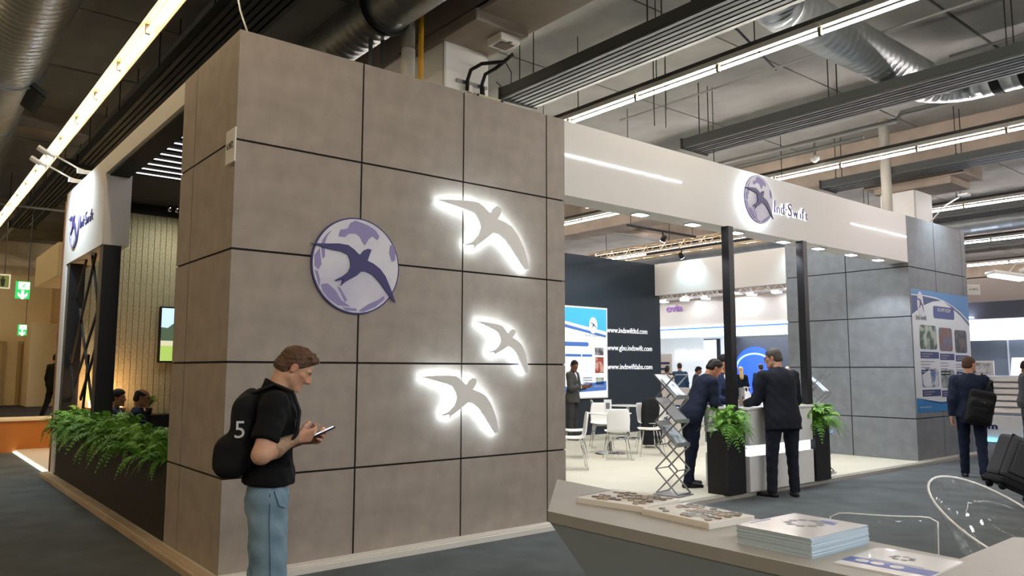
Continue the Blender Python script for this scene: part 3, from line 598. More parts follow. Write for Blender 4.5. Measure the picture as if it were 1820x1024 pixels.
# black posts, end panel, lattice
for y, l in ((4.69, 'thick black square post rising from the planter under the logo box'), (6.9, 'farther black post at the end of the lattice screen')):
    p = thing('square_post', l, 'post', (.12, y+.1, .055)); put('shaft', MB().box(.02, .225, y, y+.2, .055, 3.1), m_black, p, W=True, bev=.004)
    put('base_plate', MB().box(.0, .245, y-.02, y+.22, .055, .065), m_blackm, p, W=True)
ep = struct('wall_side_end', MB().box(0, .24, 7.1, 7.36, .055, 3.1), m_white)
put('wood_edge', MB().box(-.01, .24, 7.36, 7.45, .055, 4.1), M('wood_edge', '8a5a3a', .55, var=.15, sc=3), ep)
lt = thing('lattice_screen', 'black lattice of crossing bars between the two posts on the left', 'screen', (.12, 5.9, .74))
for k, (a, b) in enumerate((((5.55, 3.09), (6.92, 1.55)), ((5.85, 3.09), (5.2, 2.3)), ((5.0, 2.6), (6.9, 1.1)), ((4.9, 2.1), (6.0, 1.15)), ((6.5, 2.4), (5.15, .95)), ((5.75, 1.75), (6.0, .74)), ((6.92, 1.75), (6.2, .74)), ((4.9, 1.5), (5.4, 2.55)), ((6.3, 3.09), (6.9, 2.6)))):
    put('bar', MB().bar((.1+.012*(k % 3), a[0], a[1]), (.1+.012*(k % 3), b[0], b[1]), .05, .024, (1, 0, 0)), m_blackm, lt, W=True)
lp = thing('lit_cabinet', 'low wooden cabinet glowing orange behind the lattice screen', 'cabinet', (.55, 6.72, .055))
put('body', MB().box(.32, .8, 6.55, 6.95, .055, 1.0), M('wood_warm', 'c08a5a', .5, var=.15, sc=5), lp, W=True, bev=.008)
put('glow_shade', MB().box(.36, .76, 6.6, 6.9, 1.0, 1.1), M('shade_glow', 'ffc890', emit=3, ecol=(1, .55, .22)), lp, W=True, bev=.008)
light('cabinet_glow', 'POINT', (.5, 6.72, 1.25), 9, (1, .55, .25), None, .12)
# warm wall spots lighting the logo box: two arm lights
for y, l in ((5.95, 'nearer white arm light reaching over the left logo box'), (6.6, 'farther white arm light reaching over the left logo box')):
    t = thing('arm_light', l, 'spotlight', (0, y, 4.215))
    put('arm', MB().tube([(.15, y, 4.24), (-.1, y, 4.3), (-.42, y-.02, 4.44)], .013, 8), m_whitegloss, t, W=True, smooth=True)
    put('driver_box', MB().box(-.12, .12, y-.025, y+.025, 4.24, 4.29), m_whitegloss, t, W=True, bev=.006)
    Rm = Matrix(((.86, 0, .5), (0, 1, 0), (-.5, 0, .86)))
    put('head', MB().obox((-.5, y-.02, 4.45), (.24, .16, .04), Rm), m_whitegloss, t, W=True, bev=.012)
    put('lens', MB().obox((-.49, y-.02, 4.428), (.19, .13, .006), Rm), M('flood_led', 'ffffff', emit=16, ecol=(.72, .82, 1)), t, W=True)
    light('flood', 'SPOT', (-.5, y, 4.4), 75, (.72, .88, 1), t, .06, aim=(.05, y, 3.4), spot=2.2, blend=.9)
# neighbour stand beyond
struct('floor_platform_far', MB().box(.02, 6, 7.5, 13.1, 0, .05), M('platform_far', 'd8d0c4', .5))
struct('trim_4', MB().box(-.02, .02, 7.5, 22, 0, .02), M('led_edge', 'ffffff', emit=1.5, ecol=(1, .9, .72)))
br = thing('low_counter', 'low orange counter with cream top on the stand beyond the planter', 'counter', (1.6, 11.6, .05))
put('front_panel', MB().box(-.35, 4.2, 11.4, 11.9, 0, .58), M('counter_orange', 'b87430', .5), br, W=True)
put('top', MB().box(-.4, 4.2, 11.36, 11.94, .58, .63), M('counter_cream', 'efe2c4', .5), br, W=True, bev=.006)
struct('wall_neighbour', MB().box(.12, 4.5, 8.72, 11.15, 3.1, 3.66), M('neighbour_cream', 'e3cfa2', .6))
light('neighbour_warm', 'AREA', (1.8, 9.8, 3.0), 50, (1, .68, .36), None, 1.2, aim=(1.2, 11.4, .4))
# inside spots: rear header pair, then three unseen ones added to brighten the booth
def wall_spot(lab, P, aim, e, col=(.85, .95, 1), sp=1.5):
    t = thing('ceiling_spot', lab, 'spotlight', P); d = (Vector(aim)-Vector(P)).normalized()
    put('head', MB().lathe([(.03, -.1), (.05, -.09), (.06, .03), (.05, .04)], 14, P, tuple(d)), m_blackm, t, W=True, smooth=True)
    put('lens', MB().lathe([(.001, .041), (.05, .041)], 14, P, tuple(d)), M('spot_lens', 'ffffff', emit=20, ecol=(.85, .95, 1)), t, W=True)
    put('bracket', MB().bar(P, (P[0], P[1], P[2]+.18), .03, .012), m_blackm, t, W=True)
    light('spot_lamp', 'SPOT', tuple(Vector(P)+d*.07), e, col, t, .04, aim=aim, spot=sp, blend=.7)
wall_spot('spotlight washing the left part of the rear header', (12.85, 5.9, 4.3), (13.2, 5.9, 3.9), 15, (.5, .86, 1), 2.0)
wall_spot('spotlight washing the right part of the rear header', (12.85, 3.0, 4.3), (13.2, 3.0, 3.9), 15, (.5, .86, 1), 2.0)
wall_spot('added spotlight over the meeting tables near the dark wall', (10.6, 4.6, 4.3), (10.6, 6.9, 1.2), 120, (.9, .96, 1), 1.8)
wall_spot('added spotlight over the meeting tables behind the near tower', (7.0, 3.2, 4.3), (7.6, 3.9, .1), 170, (1, .96, .9), 2.0)
wall_spot('added spotlight aimed at the side wall of the right tower', (9.3, 1.6, 4.3), (11.4, 1.2, 2.2), 36, (.68, .88, 1), 1.7)
for P, l in (((10.6, 4.6, 4.48), 'added dark rail carrying the added spot over the tables'), ((7, 3.2, 4.48), 'added dark rail carrying the added spot behind the tower'), ((9.3, 1.6, 4.48), 'added dark rail carrying the added spot near the right tower')):
    tag(put('added_rail', MB().box(P[0]-1.1, P[0]+1.1, P[1]-.02, P[1]+.02, 4.46, 4.5).cyl((P[0]-1, P[1], 4.5), (P[0]-1, P[1], 6.2), .006, 6).cyl((P[0]+1, P[1], 4.5), (P[0]+1, P[1], 6.2), .006, 6), m_blackm), l, 'rail')  # rails made to carry the added spots
tag(put('header_rail', MB().box(12.83, 12.87, 2.4, 7, 4.46, 4.5), m_blackm), 'dark rail above the white rear header', 'rail')
sp_t = light('tower_spot', 'SPOT', (12.6, -.55, 4.6), 42, (.75, .92, 1), None, .04, aim=(12.6, 0, 3.9), spot=1.8, blend=.8)
t = thing('arm_light', 'white arm light over the top of the right tower', 'spotlight', (12.6, 0, 4.215)); sp_t.parent = t; sp_t.location = (0, -.55, .4)
put('arm', MB().tube([(12.6, .05, 4.24), (12.6, -.2, 4.5), (12.6, -.5, 4.64)], .013, 8), m_whitegloss, t, W=True, smooth=True); put('head', MB().box(12.52, 12.68, -.62, -.46, 4.62, 4.66), m_whitegloss, t, W=True, bev=.01)
# posts of the opening
for (x, l) in ((6.33, 'tall slim black post rising from the fern planter left of the counter'), (8.1, 'tall slim black post at the right end of the counter')):
    p = thing('slim_post', l, 'post', (x, 0, .055)); put('shaft', MB().box(x-.055, x+.055, -.055, .055, .055, 3.4), m_black, p, W=True, bev=.004)
    put('base_plate', MB().box(x-.075, x+.075, -.075, .075, .055, .065), m_blackm, p, W=True)
# ================================================================ FURNITURE
# reception counter
ct = thing('reception_counter', 'white reception counter with a glowing light band between two fern planters', 'counter', (7.17, .17, .055))
put('lower_body', MB().box(6.43, 7.92, -.17, .5, .055, .49), m_whitegloss, ct, W=True, bev=.004)
put('upper_body', MB().box(6.43, 7.92, -.17, .5, .62, 1.06), m_whitegloss, ct, W=True, bev=.004)
put('light_band', MB().box(6.45, 7.90, -.14, .48, .49, .62), m_ledsoft, ct, W=True)
put('worktop', MB().box(6.41, 7.94, -.19, .52, 1.06, 1.09), m_whitegloss, ct, W=True, bev=.004)
lh = thing('leaflet_holder', 'small silver card holder with dark emblem on the reception counter', 'holder', (6.72, .12, 1.09), .25)
put('frame', MB().box(-.085, .085, -.01, .01, 0, .24).box(-.085, .085, -.05, .06, 0, .012), m_steel, lh, bev=.004)
put('card', MB().box(-.07, .07, -.014, -.01, .02, .22), M('card_grey', 'b4b2ae', .4), lh); put('emblem', MB().box(-.035, .035, -.016, -.014, .05, .13), M('emblem_dark', '55565a', .4), lh)
for i, (x, y, l) in enumerate(((6.98, .2, 'white plastic bottle on the counter right of the card holder'), (7.08, .32, 'white plastic bottle behind the other bottle on the counter'))):
    b = thing('bottle', l, 'bottle', (x, y, 1.09)); put('body', MB().lathe([(.035, 0), (.04, .01), (.04, .15), (.018, .18), (.018, .19)], 14), m_whitegloss, b, smooth=True)
    put('pump', MB().cyl((0, 0, .19), (0, 0, .23), .009).box(-.012, .05, -.01, .01, .23, .245), m_white, b)
tag(put('paper_stack', MB().box(7.0, 7.28, .0, .2, 1.09, 1.105).obox((7.2, .12, 1.112), (.29, .2, .012), Matrix.Rotation(.3, 3, 'Z')), M('paper_white', 'eceeef', .5)), 'loose white papers on the reception counter by the leaning man', 'papers')
# ferns
m_fern = M('fern_green', '64982f', .55, col2='50862e', sc=14, thr=(.35, .65)); m_fern2 = M('fern_light', '86b548', .55, col2='6aa23a', sc=14, thr=(.35, .65))
def frond_mesh(L, rise, droop, mt, k):
    mb = MB(); P = []
    for i in range(11):
        t = i/10; P.append(Vector((L*t*(1-.18*t*t), .02*math.sin(3*t+k), rise*math.sin(t*1.9)*.9-droop*t*t*t)))
    mb.tube(P, [.0045*(1-.75*i/10) for i in range(11)], 3, caps=False)
    n = 20
    for i in range(1, n+1):
        t = i/n*.97+.02; j = min(9, int(t*10)); a = P[j].lerp(P[j+1], t*10-j); d = (P[j+1]-P[j]).normalized(); sd = d.cross(Z_).normalized()
        l = .062*L/.4*math.sin(math.pi*min(1, t*.86+.14))**.8+.006
        for s in (-1, 1):
            tip = a+sd*s*l+d*l*.42-Z_*l*(.25+.1*math.sin(i*2.1+k)); mid = a+(tip-a)*.5
            mb.add([a-d*.003, mid-d*.0075+Z_*.004, tip, mid+d*.008+Z_*.004, a+d*.006], [(0, 1, 2, 3, 4)])
    o = put('frond', mb, mt, smooth=False); me = o.data; bpy.data.objects.remove(o); return me
FR = [frond_mesh(.42, .2, .18, m_fern, 0), frond_mesh(.38, .26, .1, m_fern2, 1), frond_mesh(.46, .14, .3, m_fern, 2), frond_mesh(.34, .3, .06, m_fern2, 4)]
def fern(lab, loc, n, sc=1, group=None, bias=None, spread=.07):
    t = thing('fern', lab, 'plant', loc, 0, group)
    put('soil_tuft', MB().lathe([(.04, -.03), (.05, 0), (.02, .03)], 8), m_fern, t)
    for i in range(n):
        a = random.uniform(0, 6.283) if bias is None or random.random() > .45 else bias+random.uniform(-.9, .9)
        q = random.random(); tilt = -random.uniform(-.05, 1.0)*q
        o = inst('frond', random.choice(FR), t, (random.uniform(-spread, spread), random.uniform(-spread, spread), 0), (random.uniform(-.3, .3), tilt, a), sc*random.uniform(.75, 1.12))
    return t
m_plb = M('planter_black', '1e1e20', .5)
for (x0, x1, y0, y1, l, f) in ((5.97, 6.34, -.17, .13, 'tall black square planter left of the reception counter', 'bushy fern in the planter left of the reception counter'), (7.98, 8.36, -.17, .13, 'tall black square planter right of the reception counter', 'bushy fern in the planter right of the reception counter')):
    t = thing('planter', l, 'planter', ((x0+x1)/2, (y0+y1)/2, .055)); w_ = .02
    put('box', MB().box(x0, x1, y0, y0+w_, .055, .8).box(x0, x1, y1-w_, y1, .055, .8).box(x0, x0+w_, y0+w_, y1-w_, .055, .8).box(x1-w_, x1, y0+w_, y1-w_, .055, .8), m_plb, t, W=True, bev=.003)
    put('soil', MB().box(x0+w_, x1-w_, y0+w_, y1-w_, .7, .76), M('soil', '2a2018', .95), t, W=True)
    fern(f, ((x0+x1)/2-.03, (y0+y1)/2-.03, .77), 62, 1.08, bias=-2.0)
m_plw = M('planter_wood', '1f1714', .55, var=.25, sc=6, stretch=(1, 1, .2))
lpn = thing('long_planter', 'long dark planter box with fern hedge along the left side', 'planter', (.15, 4.2, .055))
put('box', MB().box(.012, .03, 1.44, 6.98, .06, .72).box(.27, .29, 1.44, 6.98, .06, .72).box(.03, .27, 1.44, 1.46, .06, .72).box(.03, .27, 6.96, 6.98, .06, .72), m_plw, lpn, W=True)
bme = None
for i in range(46):
    if bme is None: o = put('cladding_board', MB().box(0, .012, 0, .116, .06, .725), m_plw, lpn); bme = o.data
    else: o = inst('cladding_board', bme, lpn)
    o.location = (-.15, 1.445+.1202*i-4.2, -.055)
put('soil', MB().box(.03, .27, 1.46, 6.96, .6, .66), MATS['soil'], lpn, W=True)
for i in range(12):
    fern('fern in the long hedge planter on the left, %s from the tower' % ('nearest', 'second', 'third', 'fourth', 'fifth', 'sixth', 'seventh', 'eighth', 'ninth', 'tenth', 'eleventh', 'twelfth')[i], (.12, 1.68+.455*i, .69), 40, (.72 if i == 0 else .85 if i == 1 else random.uniform(.95, 1.12)), 'ferns in the long planter', math.pi, .1)
# ---------------------------------------------------------------- chairs and tables
m_shell = M('chair_white', 'eeeeec', .35)
def make_chair(loc, face, lab):
    """white shell chair on four chrome legs; face = direction the sitter looks"""
    t = thing('shell_chair', lab, 'chair', loc, math.atan2(-face[0], face[1]), 'white shell chairs')
    prof = [(.22, .455), (.1, .445), (-.08, .44), (-.17, .455), (-.21, .52), (-.225, .62), (-.24, .74), (-.255, .86)]
    wid = [.19, .215, .215, .2, .19, .2, .2, .165]
    mb = MB(); n = 9; rows = []
    for (y, z), w_ in zip(prof, wid):
        rows.append([(w_*(2*j/(n-1)-1), y+(.035 if z > .5 else 0)*(2*j/(n-1)-1)**2, z+(.025*(2*j/(n-1)-1)**2 if z < .5 else 0)) for j in range(n)])
    vs = [v for r in rows for v in r]; mb.add(vs, [(i*n+j, i*n+j+1, (i+1)*n+j+1, (i+1)*n+j) for i in range(len(rows)-1) for j in range(n-1)])
    s = put('shell', mb, m_shell, t, smooth=True); sd = s.modifiers.new('solid', 'SOLIDIFY'); sd.thickness = .014; ss = s.modifiers.new('sub', 'SUBSURF'); ss.levels = ss.render_levels = 1
    for sx in (-1, 1):
        for (y0, y1) in ((.15, .22), (-.13, -.22)):
            put('leg', MB().cyl((sx*.15, y0, .435), (sx*.215, y1, 0), .0095, 8), m_chrome, t, smooth=True)
    put('under_frame', MB().bar((-.15, .15, .43), (.15, .15, .43), .02, .014).bar((-.15, -.13, .43), (.15, -.13, .43), .02, .014), m_chrome, t)
    return t
IR = Vector((.776, -.63, 0)); AW = Vector((.63, .776, 0)); P0 = .055
for x, y, f, l in ((7.74, 3.3, AW, 'white shell chair with its back to the camera at the near round table'), (8.62, 3.32, -IR, 'white shell chair facing left behind the zigzag brochure stand'),
    (6.3, 2.88, -IR, 'white shell chair cut by the edge of the near tower'), (7.3, 3.9, IR, 'white shell chair facing right, left of the near round table'),
    (8.95, 4.85, -AW, 'white shell chair on the far side of the near round table'), (11.4, 5.55, AW, 'white shell chair turned away beside the far round table'),
    (11.75, 5.75, IR, 'white shell chair with its back to the dark wall right of the far table'), (10.15, 6.0, IR, 'white shell chair beside the standing man in grey'), (9.75, 4.3, Vector((.2, -1, 0)), 'white shell chair under the black coat')):
    make_chair((x, y, P0), f, l)
def round_table(loc, lab):
    t = thing('round_table', lab, 'table', loc)
    put('tabletop', MB().lathe([(.001, .715), (.38, .715), (.39, .725), (.38, .735), (.001, .735)], 36), m_whitegloss, t, smooth=False)
    put('pole', MB().cyl((0, 0, .02), (0, 0, .715), .035, 16), m_chrome, t, smooth=True)
    put('base', MB().lathe([(.27, 0), (.27, .012), (.2, .03), (.05, .045), (.04, .07), (.001, .07)], 32), m_chrome, t, smooth=True)
round_table((8.24, 3.94, P0), 'round white table with chrome pedestal, nearer of the two'); round_table((10.75, 5.8, P0), 'round white table with chrome pedestal by the dark wall')
th_ = thing('table_sign', 'upright white card holder with dark square print on the near table', 'sign', (8.3, 4.05, P0+.735), -.7)
put('card', MB().box(-.07, .07, -.004, .004, .01, .23), M('card_white', 'e6e8ea', .4), th_); put('print', MB().box(-.035, .035, -.006, -.004, .06, .17), M('print_grey', '6c7076', .5), th_); put('foot', MB().box(-.07, .07, -.03, .03, 0, .01), m_white, th_)
tag(put('tray', MB().box(8.12, 8.32, 3.72, 3.8, P0+.735, P0+.75), M('wood_tray', 'a5713c', .5), bev=.003), 'small wooden bar lying on the near round table', 'tray')
# coat over the chair
co = thing('coat', 'long black coat hanging over a chair by the dark wall', 'coat', (9.75, 4.3, P0))
mb = MB(); rows = []
for k, (z, rx, ry) in enumerate(((.95, .1, .05), (.9, .2, .09), (.75, .23, .12), (.5, .24, .15), (.25, .25, .17), (.06, .22, .15))):
    rows.append([((rx+.02*math.sin(5*a+k))*math.cos(a), -.02+(ry+.015*math.sin(7*a+k*2))*math.sin(a), z) for a in [i*math.pi/12 for i in range(24)]])
mb.add([v for r in rows for v in r], [(i*24+j, (i+1)*24+j, (i+1)*24+(j+1) % 24, i*24+(j+1) % 24) for i in range(5) for j in range(24)]+[tuple(range(24))])
put('drape', mb, M('coat_black', '15151a', .9), co, smooth=True); put('lining', MB().box(-.19, .19, -.1, .08, .3, .32), m_blackm, co)
# zigzag brochure stands
m_page = M('brochure_page', 'cfd6da', .3, col2='5b7688', sc=9, thr=(.45, .62))
def rack(loc, lab, rot=0, sc=1, nn=6):
    t = thing('brochure_stand', lab, 'stand', loc, rot); hw = .135; A = .15; zs = [.03+.283*i for i in range(nn)]
    put('base', MB().box(-hw-.03, hw+.03, -A-.03, A+.03, 0, .018), m_steel, t, bev=.004)
    for s in (-1, 1):
        for i in range(nn-1):
            a = A if i % 2 == 0 else -A
            put('scissor_bar', MB().bar((s*hw, a, zs[i]), (s*hw, -a, zs[i+1]), .018, .008, (1, 0, 0)).bar((s*(hw+.01), -a, zs[i]), (s*(hw+.01), a, zs[i+1]), .018, .008, (1, 0, 0)), m_steel, t)
    for i in range(nn):
        put('cross_rod', MB().cyl((-hw-.01, A, zs[i]), (hw+.01, A, zs[i]), .007, 8).cyl((-hw-.01, -A, zs[i]), (hw+.01, -A, zs[i]), .007, 8), m_steel, t)
    for i in range(2, nn-1):
        # sheet tray rising to the back, lip at the front
        put('tray', MB().bar((0, -A, zs[i]), (0, A, zs[i+1]), .25, .006, (0, 1, 0)).box(-hw, hw, -A-.012, -A, zs[i]-.01, zs[i]+.035), M('tray_clear', 'c3c8ca', .15, .6), t)
        d = (Vector((0, A, zs[i+1]))-Vector((0, -A, zs[i]))).normalized(); q = Vector((0, -A, zs[i]))+d*.18+Vector((0, -d.z, d.y))*.014
        if i % 2 == 0 or nn < 6:
            o = put('brochure', MB().bar(q-d*.145, q+d*.145, .2, .012, (0, 1, 0)), m_page); o.matrix_basis = t.matrix_basis.copy()
            tag(o, 'printed brochure on the %s tray of the %s' % (('lower', 'lower', 'lowest', 'middle', 'topmost')[i], lab.split(', ')[1].replace('the one', 'zigzag stand')), 'brochure')
rack((5.52, .3, P0), 'silver zigzag brochure stand, the one left of the counter', .12)
rack((8.8, .24, P0), 'silver zigzag brochure stand, the one behind the right post', .2)
# table with plant at the far side
tp = thing('side_table', 'white side table with flared foot near the open side of the booth', 'table', (10.6, 4.1, P0)); put('tabletop', MB().box(-.4, .4, -.3, .3, .72, .75), m_whitegloss, tp, bev=.004); put('foot', MB().box(-.3, .3, -.22, .22, 0, .72), m_white, tp)
pt = thing('potted_plant', 'small green plant in a white pot on the side table', 'plant', (10.6, 4.0, P0+.75))
put('pot', MB().lathe([(.05, 0), (.075, .13), (.068, .13), (.05, .02)], 14), m_whitegloss, pt, smooth=True)
for i in range(22): inst('leaf_stem', FR[1], pt, (0, 0, .12), (random.uniform(-.4, .4), -random.uniform(.2, 1.2), random.uniform(0, 6.28)), random.uniform(.35, .55))
# lounge furniture behind the hedge
lt_ = thing('lounge_table', 'white lounge table behind the fern hedge', 'table', (1.28, 5.05, P0)); put('tabletop', MB().box(-.35, .45, -.35, .35, .66, .7), m_whitegloss, lt_, bev=.006); put('foot', MB().box(-.3, .3, -.2, .2, 0, .66), m_white, lt_)
for i in range(4):
    g = thing('glass_bottle', '%s clear water bottle from the left on the lounge table' % ORD[i], 'bottle', (1.0+.09*i, 4.95+.08*(i % 2), P0+.7), 0, 'water bottles on the lounge table')
    put('body', MB().lathe([(.028, 0), (.03, .01), (.03, .11), (.012, .15), (.012, .17)], 12), M('clear_glass', 'f2f6f8', .03, trans=1, ior=1.3), g, smooth=True); put('cap', MB().cyl((0, 0, .17), (0, 0, .19), .014), m_white, g)
sb = thing('sideboard', 'low dark sideboard against the textured lounge wall', 'sideboard', (1.6, 6.75, P0)); put('body', MB().box(-.6, .9, -.18, .2, 0, .8), m_black, sb, bev=.004); put('top', MB().box(-.62, .92, -.2, .2, .8, .82), m_black, sb)
pt = thing('potted_plant', 'dark green plant on the sideboard behind the seated men', 'plant', (1.13, 6.7, P0+.82)); put('pot', MB().lathe([(.05, 0), (.07, .1), (.06, .1), (.05, .02)], 14), m_black, pt, smooth=True)
for i in range(20): inst('leaf_stem', FR[0], pt, (0, 0, .1), (random.uniform(-.3, .3), -random.uniform(.1, 1.0), random.uniform(0, 6.28)), random.uniform(.45, .7))
sofa = m_dark
for x, y, r in ((.62, 5.26, 0), (.6, 6.2, .1)):
    t = thing('lounge_armchair', 'dark lounge armchair under the seated man %s' % ('with the phone' if y < 5.8 else 'farther back'), 'seat', (x, y, P0), r-math.pi/2-.25)
    put('cushion', MB().box(-.3, .3, -.3, .3, .22, .42), sofa, t, bev=.04); put('base', MB().box(-.28, .28, -.28, .28, 0, .22), m_black, t); put('backrest', MB().box(-.3, .3, -.36, -.26, .2, .72), sofa, t, bev=.03)
# ---------------------------------------------------------------- foreground desk
m_desk = M('desk_grey', 'a7a5a0', .5, var=.03, sc=3)
dk = thing('display_desk', 'large angular grey display desk in the right foreground', 'desk', (.2, -4.7, 0))
top = [(-.09, -3.712), (-.09, -6.6), (.95, -6.6), (.95, -5.2), (.74, -4.93), (.315, -4.94), (.49, -3.128)]
mb = MB(); k = len(top); mb.add([(x, y, 1.05) for x, y in top]+[(x, y, 1.012) for x, y in top], [tuple(range(k)), tuple(range(k, 2*k))[::-1]]+[(i, k+i, k+(i+1) % k, (i+1) % k) for i in range(k)])
put('worktop', mb, m_desk, dk, W=True)
bot = [(.02, -4.85), (.02, -6.6), (.9, -6.6), (.9, -5.3), (.7, -5.15), (.4, -5.1), (.42, -4.7)]
tp_ = [(-.085, -3.717), (-.085, -6.59), (.94, -6.59), (.94, -5.21), (.735, -4.94), (.32, -4.95), (.482, -3.145)]
mb = MB(); mb.add([(x, y, 1.012) for x, y in tp_]+[(x, y, 0) for x, y in bot], [tuple(range(k)), tuple(range(k, 2*k))[::-1]]+[(i, k+i, k+(i+1) % k, (i+1) % k) for i in range(k)])
put('body', mb, M('desk_body', '8f9ca4', .5, var=.03, sc=3), dk, W=True)  # same grey as the worktop, with its cooler, dimmer light put into the colour
# sample boards
m_board = M('board_white', 'e8e2da', .4)
def board(lab, c, rot, l, wd, seed):
    rnd = random.Random(seed); t = thing('sample_board', lab, 'board', (c[0], c[1], 1.05), rot)
    put('tray', MB().box(-l/2, l/2, -wd/2, wd/2, .0, .022), m_board, t, bev=.002)
    put('cover_glass', MB().box(-l/2+.006, l/2-.006, -wd/2+.006, wd/2-.006, .027, .029), MATS.get('cover_acrylic') or thin_clear('cover_acrylic', .03, .12), t)
    cols_ = [M('sample_%d' % q, h, .4) for q, h in enumerate(('6f4a38', '9a7a62', '4f3a30', 'b39a80', '8a8478', '7a6a50', 'a58a70'))]; hx = [(math.cos(a*math.pi/3), math.sin(a*math.pi/3)) for a in range(6)]
    me = [put('sample_chip', MB().prism([(.0125*x, .0125*y) for x, y in hx], (0, 0, .022), X_, Y_, .004), m, t) for m in cols_]
    first = {i: True for i in range(7)}; cnt = 0
    for i in range(11):
        for j in range(9):
            x = -l/2+.03+i*.0235; y = -wd/2+.03+j*.0272+(i % 2)*.0136
            if abs(x) > l/2-.022 or abs(y) > wd/2-.022 or abs(y-.08*math.sin(x*22+seed)) < .028 or rnd.random() < .25: continue
            q = rnd.randrange(7)
            if first[q]: me[q].location = (x, y, 0); first[q] = False
            else: inst('sample_chip', me[q].data, t, (x, y, 0))
board('white sample board with brown hexagon chips, farther one on the desk', (.25, -3.79), math.radians(8), .24, .31, 1)
board('white sample board with grey-brown hexagon chips, nearer one on the desk', (.222, -4.135), math.radians(-5), .225, .31, 2)
# brochures
m_cover = M('cover_white', 'ecebea', .16, coat=.4); m_cblue = M('cover_blue', '3f57a8', .3); m_cgrey = M('cover_grey', '8d9098', .35, col2='3f434c', sc=30)
for i in range(13):
    a = random.uniform(-.008, .008)-.02; t = thing('brochure', 'white glossy brochure in the stack on the desk, %s' % (('topmost' if i == 12 else 'number %s from the bottom' % ('one', 'two', 'three', 'four', 'five', 'six', 'seven', 'eight', 'nine', 'ten', 'eleven', 'twelve')[i])), 'brochure', (.15+random.uniform(-.002, .002), -4.575+random.uniform(-.002, .002), 1.05+.0042*i), a, 'brochures stacked on the desk')
    put('pages', MB().box(-.152, .152, -.12, .12, 0, .0034), M('pages_blue', 'b9d3e6', .5), t); put('cover', MB().box(-.153, .153, -.121, .121, .0034, .0042), m_cover, t)
    if i == 12:
        put('title_print', MB().box(-.1, .0, .105, .112, .0042, .0046), m_cblue, t)
        ring = [(math.cos(q*math.pi/9), math.sin(q*math.pi/9)) for q in range(18)]
        mb = MB()
        for q in range(9): mb.prism([(.03+.05*math.cos(q*.7)+.014*x, .01+.045*math.sin(q*.7)+.014*y) for x, y in ring[::3]], (0, 0, .0042), X_, Y_, .0004)
        put('emblem', mb, m_cgrey, t); put('stripe_print', MB().box(.09, .112, -.05, .0, .0042, .0046).box(.07, .085, -.06, -.02, .0042, .0046), m_cblue, t)
t = thing('leaflet', 'single white leaflet with blue band lying on the desk', 'leaflet', (.133, -4.86, 1.05), math.radians(2))
put('sheet', MB().box(-.135, .135, -.112, .112, 0, .004), m_cover, t); put('blue_band', MB().box(-.09, -.03, -.112, .112, .004, .0045), m_cblue, t)
for y in (-.02, .03, .07): put('round_print', MB().lathe([(.001, .0045), (.017, .0045), (.017, .005), (.001, .005)], 18, (-.06, y, 0)), m_cover, t)
mb = MB()
for q in range(7): mb.prism([(.05+.022*math.cos(q*.9)+.009*x, .01+.026*math.sin(q*.9)+.009*y) for x, y in [(math.cos(a), math.sin(a)) for a in (0, 1, 2, 3, 4, 5)]], (0, 0, .004), X_, Y_, .0005)
put('emblem', mb, m_cgrey, t); put('line_print', MB().box(-.02, -.016, -.07, .07, .004, .0044), m_cblue, t)
# acrylic chairs
m_acr = thin_clear('acrylic_clear', .025, .5); m_acre = M('acrylic_edge', 'ffffff', .15, coat=.5)
ac = thing('acrylic_chair', 'clear acrylic chair with low straight back behind the desk', 'chair', (2.35, -3.75, 0), math.atan2(-.82, .57))
bk = MB(); n = 12; pts = []
for i in range(n+1):
    u = 2*i/n-1; pts.append((.27*u, -.05+.05*u*u))
vs = []; fs = []
for (x, y) in pts:
    for z in (.42, .5, .6, .7, .775): vs.append((x, y-(z-.45)*.12, z-(.03*max(0, abs(x/.27)-.8)/.2 if z > .75 else 0)))
for i in range(n):
    for j in range(4): fs.append((i*5+j, (i+1)*5+j, (i+1)*5+j+1, i*5+j+1))
o = put('backrest', MB().add(vs, fs), m_acr, ac, smooth=True); md = o.modifiers.new('solid', 'SOLIDIFY'); md.thickness = .007
put('edge', MB().tube([vs[k_] for k_ in range(0, 5)]+[vs[5*i+4] for i in range(n+1)]+[vs[5*n+k_] for k_ in range(4, -1, -1)], .0045, 6), m_acre, ac, smooth=True)
o = put('seat', MB().box(-.25, .25, -.05, .42, .43, .437), m_acr, ac, bev=.003)
put('seat_edge', MB().tube([(-.25, -.05, .433), (.25, -.05, .433), (.25, .42, .433), (-.25, .42, .433)], .004, 6, closed=True), m_acre, ac)
for sx in (-1, 1):
    for y in (-.03, .4): put('leg', MB().tube([(sx*.23, y, .43), (sx*.24, y, .2), (sx*.245, y+(.02 if y > 0 else -.02), 0)], [.016, .014, .011], 8), m_acr, ac, smooth=True)
tb = thing('acrylic_chair', 'clear acrylic tub chair with oval rim at the right edge', 'chair', (3.22, -4.06, 0), math.atan2(.30, -.95))
n = 40; rings = []
for k_, (rx, ry, f_) in enumerate(((.16, .16, 0), (.23, .23, .12), (.28, .285, .45), (.35, .35, 1.0))):
    R = []
    for i in range(n):
        a = 2*math.pi*i/n; back = (1-math.sin(a))/2
        rim = .44+.44*back
        R.append((rx*math.cos(a), ry*math.sin(a)-(.06*f_*back), .42+(rim-.42)*f_))
    rings.append(R)
vs = [v for R in rings for v in R]; fs = [(k_*n+i, k_*n+(i+1) % n, (k_+1)*n+(i+1) % n, (k_+1)*n+i) for k_ in range(3) for i in range(n)]+[tuple(range(n))[::-1]]
o = put('tub_shell', MB().add(vs, fs), m_acr, tb, smooth=True); md = o.modifiers.new('solid', 'SOLIDIFY'); md.thickness = .006
